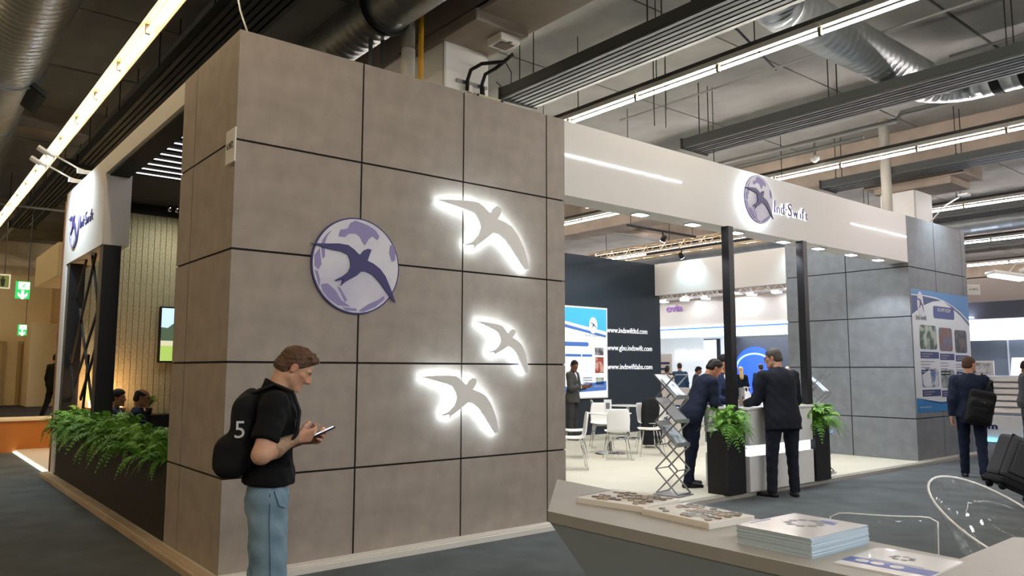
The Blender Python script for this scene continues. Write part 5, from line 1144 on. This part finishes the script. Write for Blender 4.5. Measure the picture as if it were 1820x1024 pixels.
# man with phone in the foreground
r = person('main', 'young man in black polo and blue jeans looking down at a phone', (-.41, -1.9, 0), (.928, -.373), H=1.73, lean=.04, hd=(.58, 0, 0), top='polo', ctop='141416', cleg='7d93a6', skin='d0a084', hair='5a4230', style='curly', hres=.0046, hem=-.06, stub=.06, wide=1.0, headk=.92, ua=.268,
    arms=(((.36, -.17, -.9), (-.74, .72, .3)), ((-.3, -.05, -.92), (.68, .8, .26))), legs=(((.03, .05, -1), (.02, -.05, -1)), ((-.03, -.0, -1), (-.02, -.1, -1))), shoes='e4e2de', feet=(-.1, .1),
    hands=((.62, 0, (-.55, .1, .8), (-.15, .75, .7), (-.5, .85, .16)), (.62, 0, (.55, .1, .8), (.15, .75, .7), (.5, .85, .16))))
tr = [o for o in r['root'].children if o.name.startswith('trousers')][0]
Hp = r['pel']+r['X']*.09; m_seam = M('denim_seam', '3f5566', .9)
def seam(pts, nm='seam', rr=.0022): put(nm, MB().tube([tuple(p) for p in pts], rr, 5), m_seam, tr)
seam([Hp+r['X']*.093+A(0, .01, .03), Hp+r['X']*.112+A(0, .012, -.12), Hp+r['X']*.108+A(0, .02, -.26), Hp+r['X']*.098+A(0, .026, -.4), Hp+r['X']*.096+A(0, .018, -.6), Hp+r['X']*.094+A(0, .0, -.78)])
seam([Hp+r['X']*.095+A(0, .03, .04), Hp+r['X']*.1+A(0, .055, -.03), Hp+r['X']*.088+A(0, .082, -.045)], 'pocket_edge', .003)
J = r['J']; mid = (J[0][2]+J[1][2])/2+r['Fw']*.10+r['t']*.03
phone('dark phone held in both hands by the man in the black polo', r, mid, r['Fw']*.85+r['t']*.42, r['t']*.9-r['Fw']*.45)
m_nylon = cloth('backpack_black', '18181a', .75); bpk = thing('backpack', 'black backpack with white figure 5 worn by the man in the polo', 'backpack', wpt(r, r['pel']+r['t']*.325-r['Fw']*.165), r['root'].rotation_euler.z)
Bq = np.stack([r['X'], r['Fw'], r['t']], 1); o_ = r['pel']+r['t']*.325-r['Fw']*.165; rel = lambda x, y, z: Bq@A(x, y, z)
nmesh('bag_body', [solid([('b', rel(0, .02, -.02), A(.15, .06, .19), Bq, .055), ('k', .05), ('b', rel(0, -.03, -.13), A(.14, .075, .105), Bq, .06), ('e', rel(0, .05, .15), A(.12, .05, .07), Bq)], .011, .03, (), .004, 2, 30)], m_nylon, bpk)
nmesh('front_pocket', [solid([('b', rel(0, -.075, -.13), A(.115, .035, .08), Bq, .03)], .011, .02, (), .003, 1, 30)], m_nylon, bpk)
for sg in (-1, 1):
    pts = [rel(sg*.08, .05, .19), rel(sg*.095, .16, .24), rel(sg*.105, .25, .205), rel(sg*.125, .29, .11), rel(sg*.14, .285, .0), rel(sg*.16, .22, -.11), rel(sg*.15, .08, -.17)]
    sm = []
    for i in range(len(pts)-1):
        for q in range(5): sm.append(tuple(pts[i]+(pts[i+1]-pts[i])*q/5))
    put('strap', MB().tube(sm, .024, 8, flat=.35), m_nylon, bpk, smooth=True); put('buckle', MB().obox(rel(sg*.132, .278, .05), (.03, .014, .035), Matrix(Bq)), m_tray, bpk)
text('number_print', '5', M('print_white', 'd8d8d4', .6), bpk, wpt(r, o_+rel(.156, -.02, -.03)), r['root'].matrix_basis.to_3x3()@Vector((0, 1, 0)), Vector((0, 0, 1)), .085, .002)
# man in dark suit at the counter, seen from behind
person('counter', 'stout man in dark suit with glasses leaning on the reception counter, seen from behind', (6.78, -.42, 0), (.42, .9), H=1.86, lean=.12, hd=(.12, .75, 0), top='suit', ctop='1d2029', cleg='20242f', skin='c99a80', hair='4a443f', style='short', glasses=True, wide=1.16, belly=.8, hem=.16, open_=False, res=.014, hres=.0075,
    arms=(((.22, .28, -1), (-.05, 1, -.12)), ((-.25, .3, -1), (.0, 1, -.1))), legs=(((.05, .05, -1), (.03, -.03, -1)), ((-.06, .07, -1), (-.05, -.02, -1))), feet=(-.35, .55), shoes='0e0e10')
# men behind the counter's left end
person('leaner', 'man in navy suit bending over the left end of the counter', (6.3, .62, P0), (.92, -.38), H=1.76, lean=.5, hd=(.18, -.1, 0), top='suit', ctop='1a2031', skin='a87454', hair='1b1614', style='thick', res=.014, hres=.0075, hem=.15, wide=1.06,
    arms=(((.15, .55, -1), (-.1, 1, .0)), ((-.15, .6, -1), (.1, 1, .05))), legs=(((.04, -.12, -1), (.02, -.2, -1)), ((-.05, .1, -1), (-.05, .0, -1))), feet=(-.2, .2))
person('third', 'man in navy suit and white shirt half hidden behind the slim post', (7.28, .9, P0), (.1, -1), H=1.74, lean=.12, hd=(.12, .35, 0), top='suit', ctop='1c2740', skin='b08060', hair='15110f', style='thick', res=.015, hres=.0085, arms=(((.12, .3, -1), (-.25, 1, -.1)), ((-.12, .3, -1), (.25, 1, -.1))))
# walking man with backpack
r = person('walker', 'man in navy suit walking away with a black backpack on one shoulder', (10.48, -1.22, 0), (.93, .36), H=1.79, lean=.03, hd=(.02, -.75, 0), top='suit', ctop='1c2438', skin='c4967c', hair='4c3626', style='short', res=.014, hres=.008, wide=1.05, open_=False, hem=.15,
    arms=(((.2, .02, -1), (.0, .5, -.75)), ((-.16, -.2, -1), (-.06, .1, -1))), legs=(((.03, -.16, -1), (.02, -.42, -1)), ((-.02, .22, -1), (-.02, .02, -1))), foot=(.3, -.05), feet=(-.15, .1))
o_ = r['pel']+r['t']*.08-r['Fw']*.2+r['X']*.12; Bq = np.stack([r['X'], r['Fw'], r['t']], 1)@roty(.22); rel = lambda x, y, z: Bq@A(x, y, z)
bpk = thing('backpack', 'black backpack hanging on the walking man in navy suit', 'backpack', wpt(r, o_), r['root'].rotation_euler.z)
nmesh('bag_body', [solid([('b', rel(0, 0, 0), A(.17, .095, .25), Bq, .06), ('k', .03), ('b', rel(0, -.05, -.05), A(.15, .085, .17), Bq, .05)], .013, .03, (), .003, 2, 30)], m_nylon, bpk)
nmesh('front_pocket', [solid([('b', rel(0, -.11, -.08), A(.11, .035, .09), Bq, .03)], .012, .02)], m_nylon, bpk); put('zip_pull', MB().obox(rel(.02, -.13, .08), (.05, .01, .012), Matrix(Bq)), m_steel, bpk)
put('strap', MB().tube([tuple(rel(.04, .04, .22)), tuple(rel(.05, .1, .36)), tuple(rel(.07, .18, .42)), tuple(rel(.09, .28, .36)), tuple(rel(.13, .3, .18)), tuple(rel(.16, .2, -.05)), tuple(rel(.13, .06, -.15))], .022, 8, flat=.4), m_nylon, bpk, smooth=True)
# standing man by the poster
r = person('grey', 'man in grey suit standing with a phone before the lit poster', (9.66, 6.4, P0), (.35, -.94), H=1.74, hd=(.42, -.5, 0), top='suit', ctop='4b4a48', cleg='3f3f40', ctie='5b7fb8', skin='8a5c42', hair='1c1716', style='short', res=.016, hres=.009, arms=(((.12, .18, -1), (-.3, 1, .12)), ((-.12, .18, -1), (.3, 1, .12))))
phone('small dark phone in the hands of the man in grey suit', r, (r['J'][0][2]+r['J'][1][2])/2+r['Fw']*.1+r['t']*.03, r['Fw']*.8+r['t']*.4, r['t']*.9-r['Fw']*.4)
# seated men in the lounge
sl = (((.1, 1, -.05), (.02, .05, -1)), ((-.1, 1, -.05), (-.02, .05, -1)))
r = person('seated1', 'balding man in navy suit with glasses seated behind the ferns with a phone', (.62, 5.26, P0), (.93, -.25), H=1.74, seat=.44, lean=.06, hd=(.12, -.15, 0), top='suit', ctop='1b2334', skin='a9795a', hair='2a221f', style='fringe', glasses=True, res=.016, hres=.008, legs=sl, arms=(((.14, .55, -1), (-.2, 1, .35)), ((-.14, .45, -1), (.2, 1, .3))), hem=.08)
phone('pale phone held up by the seated man with glasses', r, r['J'][0][2]+r['Fw']*.1+r['t']*.06, r['t']*1+r['Fw']*.3, r['t']*.2-r['Fw'])
person('seated2', 'dark-haired man seated behind the balding man in the lounge', (.58, 6.2, P0), (.85, -.5), H=1.72, seat=.42, hd=(.1, -.1, 0), top='suit', ctop='2b3342', skin='a97c60', hair='15110f', style='thick', res=.018, hres=.009, legs=sl, arms=(((.12, .3, -1), (-.1, 1, -.2)), ((-.12, .3, -1), (.1, 1, -.2))), hem=.08)
# man walking at the far left
person('farleft', 'man in dark coat walking beyond the booth at the far left', (1.45, 17.1, .25), (.75, .66), H=1.72, top='suit', ctop='161616', skin='a87c60', hair='1a1512', style='short', open_=False, res=.02, hres=.011, legs=(((.02, .25, -1), (.02, .05, -1)), ((-.02, -.22, -1), (-.02, -.45, -1))), foot=(0, .35), hem=.2)
# right background
person('greyright', 'man in grey suit standing by the white counter at the right edge', (16.3, -.12, 0), (.45, -.9), H=1.78, hd=(.2, .3, 0), top='suit', ctop='5c5e63', skin='8a5c44', hair='2a1c18', style='thick', res=.018, hres=.01, open_=False, arms=(((.16, .1, -1), (-.1, .7, -.6)), ((-.16, .1, -1), (.1, .7, -.6))))
person('edge', 'person in black at the right edge pulling the trolley case', (9.49, -2.56, 0), (.9, .43), H=1.78, top='suit', ctop='141518', skin='b98a6c', hair='1a1512', style='short', open_=False, res=.018, hres=.01, arms=(((.16, -.1, -1), (.1, -.2, -1)), ((-.3, -.25, -1), (-.25, -.3, -1))))
# visitors in the stand behind
for q in ((19.6, 8.95, (.8, .6), '1d232c', 'd8b48a', 'd0b07a', 'long', 'woman with long blonde hair in dark coat seen from behind', True, 1.68), (20.2, 8.6, (.9, .45), '2c3b4d', 'b98a6c', '3a2c24', 'short', 'man in blue-grey jacket beside the blonde woman', False, 1.78),
          (21.4, 8.35, (.7, .7), '3a3c42', 'd0a284', 'b0a090', 'fringe', 'grey-haired man at the far right of the stand behind', False, 1.7), (18.0, 10.15, (.8, .6), '35506e', 'b98a6c', '3a2a20', 'short', 'man in bright blue jacket seen from behind at the rear stand', False, 1.8),
          (17.0, 9.85, (.7, .7), 'd9d2c0', 'a87c60', '17130f', 'thick', 'dark-haired woman in cream jacket at the rear stand', True, 1.66), (16.6, 8.45, (.5, -.8), '223350', 'a87c60', '1c1512', 'thick', 'person in navy jacket bowing behind the leaning man', False, 1.68), (18.3, 10.9, (.8, .6), '2a2a2e', 'a87c60', '17130f', 'short', 'dark-haired visitor farther left at the rear stand', False, 1.72)):
    person('visitor', q[7], (q[0], q[1], 0), q[2], H=q[9], top='sweater' if q[8] else 'suit', ctop=q[3], cleg='1c1d22', skin=q[4], hair=q[5], style=q[6], female=q[8], open_=False, res=.024, hres=.012, lean=.05, hd=(.3 if 'bowing' in q[7] else .05, .2, 0))
# ================================================================ STANDS BEHIND
# rear stand with white fascia
rs = thing('rear_stand', 'white stand with illuminated fascia seen through the open side of the booth', 'stand', (20.5, 9.5, 0))
m_greyw = M('fascia_grey', 'c9c5c0', .6)
put('fascia_board', MB().box(20.0, 20.1, 5.5, 14.5, 3.12, 4.0), m_greyw, rs, W=True)
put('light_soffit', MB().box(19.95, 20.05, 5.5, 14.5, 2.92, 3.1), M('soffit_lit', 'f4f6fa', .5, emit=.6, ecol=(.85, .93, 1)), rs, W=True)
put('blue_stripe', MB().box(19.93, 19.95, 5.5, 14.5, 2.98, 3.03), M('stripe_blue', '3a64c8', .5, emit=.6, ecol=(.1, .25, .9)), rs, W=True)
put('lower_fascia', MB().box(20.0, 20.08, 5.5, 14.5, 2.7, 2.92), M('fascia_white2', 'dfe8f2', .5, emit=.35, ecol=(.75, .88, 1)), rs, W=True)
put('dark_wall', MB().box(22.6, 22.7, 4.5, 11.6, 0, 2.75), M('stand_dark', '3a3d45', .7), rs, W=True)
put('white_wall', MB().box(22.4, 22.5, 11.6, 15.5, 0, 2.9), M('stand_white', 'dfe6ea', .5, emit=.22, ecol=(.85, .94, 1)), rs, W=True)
for y in (11.9, 12.6, 13.3): put('lit_panel', MB().box(22.36, 22.4, y, y+.55, 2.0, 2.3), M('lit_panel', 'ffffff', emit=1.4, ecol=(.9, .96, 1)), rs, W=True)
put('roof', MB().box(20.1, 22.6, 4.5, 15.5, 2.95, 3.1), m_white, rs, W=True)
for y in (6, 7.5, 9, 10.5, 12, 13.3): put('downlight', MB().box(20.6, 20.85, y, y+.25, 2.93, 2.95), M('stand_led', 'ffffff', emit=8, ecol=(.88, .95, 1)), rs, W=True)
light('stand_light', 'AREA', (21.3, 9.5, 2.85), 110, (.85, .93, 1), None, 3, aim=(21.3, 9.5, 0))
text('fascia_lettering', 'ovia', M('letter_magenta', '7d5a98', .5, emit=.12, ecol=(.4, .2, .5)), rs, (19.98, 12.28, 3.66), -Y_, Z_, .24, .02, bold=.01, wfit=.72)
dsc = thing('round_screen', 'round blue illuminated disc on the dark wall of the rear stand', 'sign', (22.55, 10.35, 1.55))
put('disc', MB().lathe([(.001, 0), (.85, 0), (.85, .05), (.001, .05)], 40, (0, 0, 0), (-1, 0, 0)), M('disc_blue', '1530c8', .4, emit=.9, ecol=(.03, .1, .9)), dsc)
put('arc', MB().tube([(-.06, .75*math.cos(a), .1+.5*math.sin(a)) for a in [i*math.pi/14 for i in range(15)]], .035, 6), M('arc_blue', '7090f0', .4, emit=.9, ecol=(.3, .5, 1)), dsc, smooth=True)
scn = thing('lit_screen', 'tall pale lilac screen left of the slim post at the rear stand', 'screen', (21.5, 11.4, 2)); put('panel', MB().box(21.46, 21.5, 11.25, 11.8, 1.3, 2.66), M('lilac_panel', 'd8d4f0', .5, emit=.28, ecol=(.82, .8, 1)), scn, W=True); put('frame', MB().box(21.5, 21.54, 11.1, 11.82, 0, 2.7), m_blackm, scn, W=True)
wc = thing('welcome_desk', 'white desk with blue base at the rear stand', 'counter', (17.0, 9.1, 0)); put('body', MB().box(16.7, 17.2, 8.3, 9.8, .5, 1.02), m_whitegloss, wc, W=True, bev=.006); put('blue_base', MB().box(16.75, 17.15, 8.35, 9.75, 0, .5), M('base_blue', '2a44b0', .5), wc, W=True)
wp = thing('pull_up_banner', 'white panel with text strips at the left of the rear stand', 'panel', (18.9, 11.6, 0)); put('sheet', MB().box(18.9, 18.94, 11.2, 12.3, 0, 2.1), m_white, wp, W=True); put('strip', MB().box(18.88, 18.9, 11.3, 12.0, 1.75, 1.83).box(18.88, 18.9, 11.3, 12.0, 1.55, 1.63), m_pn, wp, W=True)
# truss with lamps in front of the rear stand
def truss(lab, a, b, w_, mt, lamps=0, dirn=(0, 0, 1)):
    t = thing('lighting_truss', lab, 'truss', a); a = Vector(a); b = Vector(b); d = (b-a); L = d.length; d.normalize(); sd = Vector((d.y, -d.x, 0))
    ch = [a+sd*x*w_/2+Z_*z*w_/2 for x in (-1, 1) for z in (-1, 1)]
    for c in ch: put('chord', MB().cyl(c, c+d*L, .025, 8), mt, t, W=True, smooth=True)
    n = max(2, int(L/w_)); mb = MB()
    for i in range(n):
        p, q = L*i/n, L*(i+1)/n
        for u, v in ((0, 1), (2, 3), (0, 2), (1, 3)):
            u, v = (u, v) if i % 2 else (v, u); mb.cyl(ch[u]+d*p, ch[v]+d*q, .012, 6)
    tag(put('lacing', mb, mt, t, W=True), kind='stuff')
    for q in (.1, .5, .9): put('hanger', MB().cyl(a+d*L*q+Z_*w_/2, Vector((a.x+d.x*L*q, a.y+d.y*L*q, 6.2)), .008, 6), m_rod, t, W=True)
    for i in range(lamps):
        p = a+d*L*(i+.5)/lamps-Z_*(w_/2+.03); f = put('lamp', MB().box(p.x-.1, p.x+.1, p.y-.14, p.y+.14, p.z-.06, p.z+.02), m_white, t, W=True); put('lamp_face', MB().box(p.x-.105, p.x-.1, p.y-.12, p.y+.12, p.z-.06, p.z+.01).box(p.x-.09, p.x+.09, p.y-.12, p.y+.12, p.z-.066, p.z-.06), M('truss_led', 'ffffff', emit=9, ecol=(.9, .93, 1)), t, W=True)
    return t
m_alut = M('truss_alu', 'dfe2e6', .3, .7)
truss('bright aluminium truss with white lamps along the top of the rear stand', (19.6, 6.2, 4.22), (19.6, 14.3, 4.22), .32, m_alut, 9)
truss('golden lit truss under the ceiling behind the booth, nearer', (15.1, 5.0, 5.0), (15.1, 11.2, 5.0), .34, M('truss_warm', 'e6d2b0', .4, .5), 0)
for y in (7.0, 9.0, 11, 13): light('truss_wash', 'SPOT', (19.4, y, 4.1), 45, (.9, .95, 1), None, .08, aim=(20, y, 3.4), spot=2.4, blend=.9)
# stand at the right
st = thing('right_stand', 'white stand with web address counter beyond the walking man', 'stand', (18, .5, 0))
put('counter_front', MB().box(17.1, 17.5, -1.0, 1.75, .06, .56), m_whitegloss, st, W=True); put('plinth_light', MB().box(17.06, 17.5, -1.0, 1.75, 0, .06), M('cyan_led', '50c8f0', emit=2.2, ecol=(.1, .55, .9)), st, W=True)
text('web_lettering', 'ltd.com', M('letter_navy', '2a2f62', .5), st, (17.09, 1.5, .28), -Y_, Z_, .13, .006, bold=.006, wfit=.78)
for i in range(6): put('louvre', MB().box(17.55, 17.6, -.9, 1.7, .62+.14*i, .72+.14*i), m_white, st, W=True)
put('louvre_back', MB().box(17.62, 17.66, -.9, 1.7, .56, 1.45), M('louvre_grey', 'b9bec4', .5), st, W=True)
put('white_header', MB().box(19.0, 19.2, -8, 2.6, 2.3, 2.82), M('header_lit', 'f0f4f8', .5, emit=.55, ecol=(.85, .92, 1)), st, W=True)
put('white_upright', MB().box(19.0, 19.2, -.75, -.45, 0, 2.3), M('header_lit', 'f0f4f8'), st, W=True)
put('dark_glass', MB().box(19.6, 19.65, -8, 2.6, 0, 2.3), M('glass_dark', '5f656c', .2), st, W=True)
for y in (2.2, 1.2, .2, -.3, -1.4): put('mullion', MB().box(19.55, 19.6, y, y+.03, 0, 2.3), m_alut, st, W=True)
put('grey_fascia', MB().box(21, 21.2, -10, 4.5, 2.95, 4.05), M('fascia_taupe', '8b827c', .7), st, W=True)
put('dark_canopy', MB().box(19.2, 21, -8, 3.2, 2.85, 2.98).box(19.05, 19.2, -1.2, 2.3, 2.83, 3.25), M('canopy_dark', '3a3d48', .6), st, W=True)
for y in (2.0, -.5): put('round_light', MB().lathe([(.001, -.01), (.28, -.01), (.28, .0), (.001, .0)], 24, (18.9, y, 2.88)), M('round_led', 'ffffff', emit=6, ecol=(.75, .82, 1)), st, W=True)
put('blue_strip', MB().box(19.5, 19.56, -3, -.9, 1.75, 1.82), M('blue_led', '2030ff', emit=2.5, ecol=(.1, .12, 1)), st, W=True)
light('stand_blue', 'AREA', (18.6, .5, 2.75), 60, (.7, .78, 1), None, 1.6, aim=(18.6, .5, 0))
lm = thing('table_lamp', 'lamp with white square shade on the right stand', 'lamp', (17.9, .42, 0)); put('stand', MB().cyl((0, 0, 0), (0, 0, 1.5), .02).lathe([(.16, 0), (.16, .02), (.02, .03)], 20), m_steel, lm); put('shade', MB().lathe([(.2, 1.42), (.24, 1.42), (.19, 1.85), (.17, 1.85)], 4, (0, 0, 0)), M('shade_white', 'f2f2f0', .7, emit=.5, ecol=(1, .97, .95)), lm)
pc = thing('picture_frame', 'small framed print on the white counter of the right stand', 'frame', (17.5, 1.1, .99)); put('frame', MB().box(17.5, 17.53, .85, 1.35, 1.46, 1.78), m_white, pc, W=True); put('print', MB().box(17.49, 17.5, .9, 1.3, 1.5, 1.74), photo('photo_small', '8a8d92', 'c9ccd0', sc=6), pc, W=True); put('easel', MB().box(17.5, 17.6, 1.08, 1.12, 1.0, 1.5), m_steel, pc, W=True)
# bright arm light entering at the right edge
al = thing('arm_light', 'glowing arm light reaching in from the right edge of the view', 'spotlight', (8.6, -3.0, 2.75))
P_ = Vector((8.147, -2.57, 2.653)); Q_ = Vector((8.62, -3.02, 2.78)); d_ = (Q_-P_).normalized(); xx = d_.cross(Z_).normalized(); yy = xx.cross(d_); Rl = Matrix((d_, xx, yy)).transposed()@Matrix.Rotation(.35, 3, 'Y').to_3x3()
put('head', MB().obox(P_+Vector((0, 0, .02)), (.42, .22, .045), Rl), m_whitegloss, al, W=True, bev=.014); put('lens', MB().obox(P_+Rl@Vector((0, 0, -.003)), (.36, .18, .03), Rl), M('arm_led', 'ffffff', emit=9, ecol=(1, .86, .8)), al, W=True)
put('arm', MB().tube([tuple(P_+d_*.14+Z_*.04), tuple(P_+d_*.35+Z_*.08), tuple(Q_), tuple(Q_+d_*1.2)], .024, 8), m_whitegloss, al, W=True, smooth=True)
put('cable', MB().tube([tuple(P_+d_*.02+Z_*.05), tuple(P_+d_*.1+Z_*.13), tuple(P_+d_*.2+Z_*.12), tuple(P_+d_*.26+Z_*.07)], .006, 6), m_white, al, W=True, smooth=True)
pole = thing('stand_wall', 'grey stand wall end carrying the arm light, outside the view', 'wall', (9.6, -4.1, 0)); put('panel', MB().box(9.3, 9.36, -5.6, -3.9, 0, 3.0), m_greyw, pole, W=True)

# unseen floodlights added behind the camera to brighten the tower front
rl = thing('added_spot_rail', 'added rail with floodlights, out of view behind the camera', 'rail', (2, -8.6, 4.1)); put('rail', MB().box(-4, 7.5, -8.63, -8.57, 4.2, 4.26), m_blackm, rl, W=True)
for x in (-3.5, 1.5, 6.5): put('hanger', MB().cyl((x, -8.6, 4.26), (x, -8.6, 6.2), .008, 6), m_rod, rl, W=True)
for i, x in enumerate((-3.2, -.6, 2.0, 4.6, 7.0)):
    f = thing('floodlight', '%s floodlight from the left, added out of view behind the camera' % ORD[i], 'spotlight', (x, -8.6, 4.2), 0, 'added floodlights behind the camera')
    R_ = Matrix.Rotation(-.42, 3, 'X'); put('housing', MB().obox((0, .02, -.12), (.34, .08, .3), R_), m_blackm, f, bev=.01); put('lens', MB().obox((0, .07, -.14), (.3, .01, .26), R_), M('flood_face', 'ffffff', emit=8, ecol=(.9, .96, 1)), f)
    put('yoke', MB().bar((-.19, 0, 0), (-.19, 0, -.14), .03, .01).bar((.19, 0, 0), (.19, 0, -.14), .03, .01), m_blackm, f)
    light('flood', 'SPOT', (x, -8.45, 4.02), 105, (.93, .97, 1), f, .3, aim=(x+.6, -2.2, .6), spot=1.7, blend=.9)
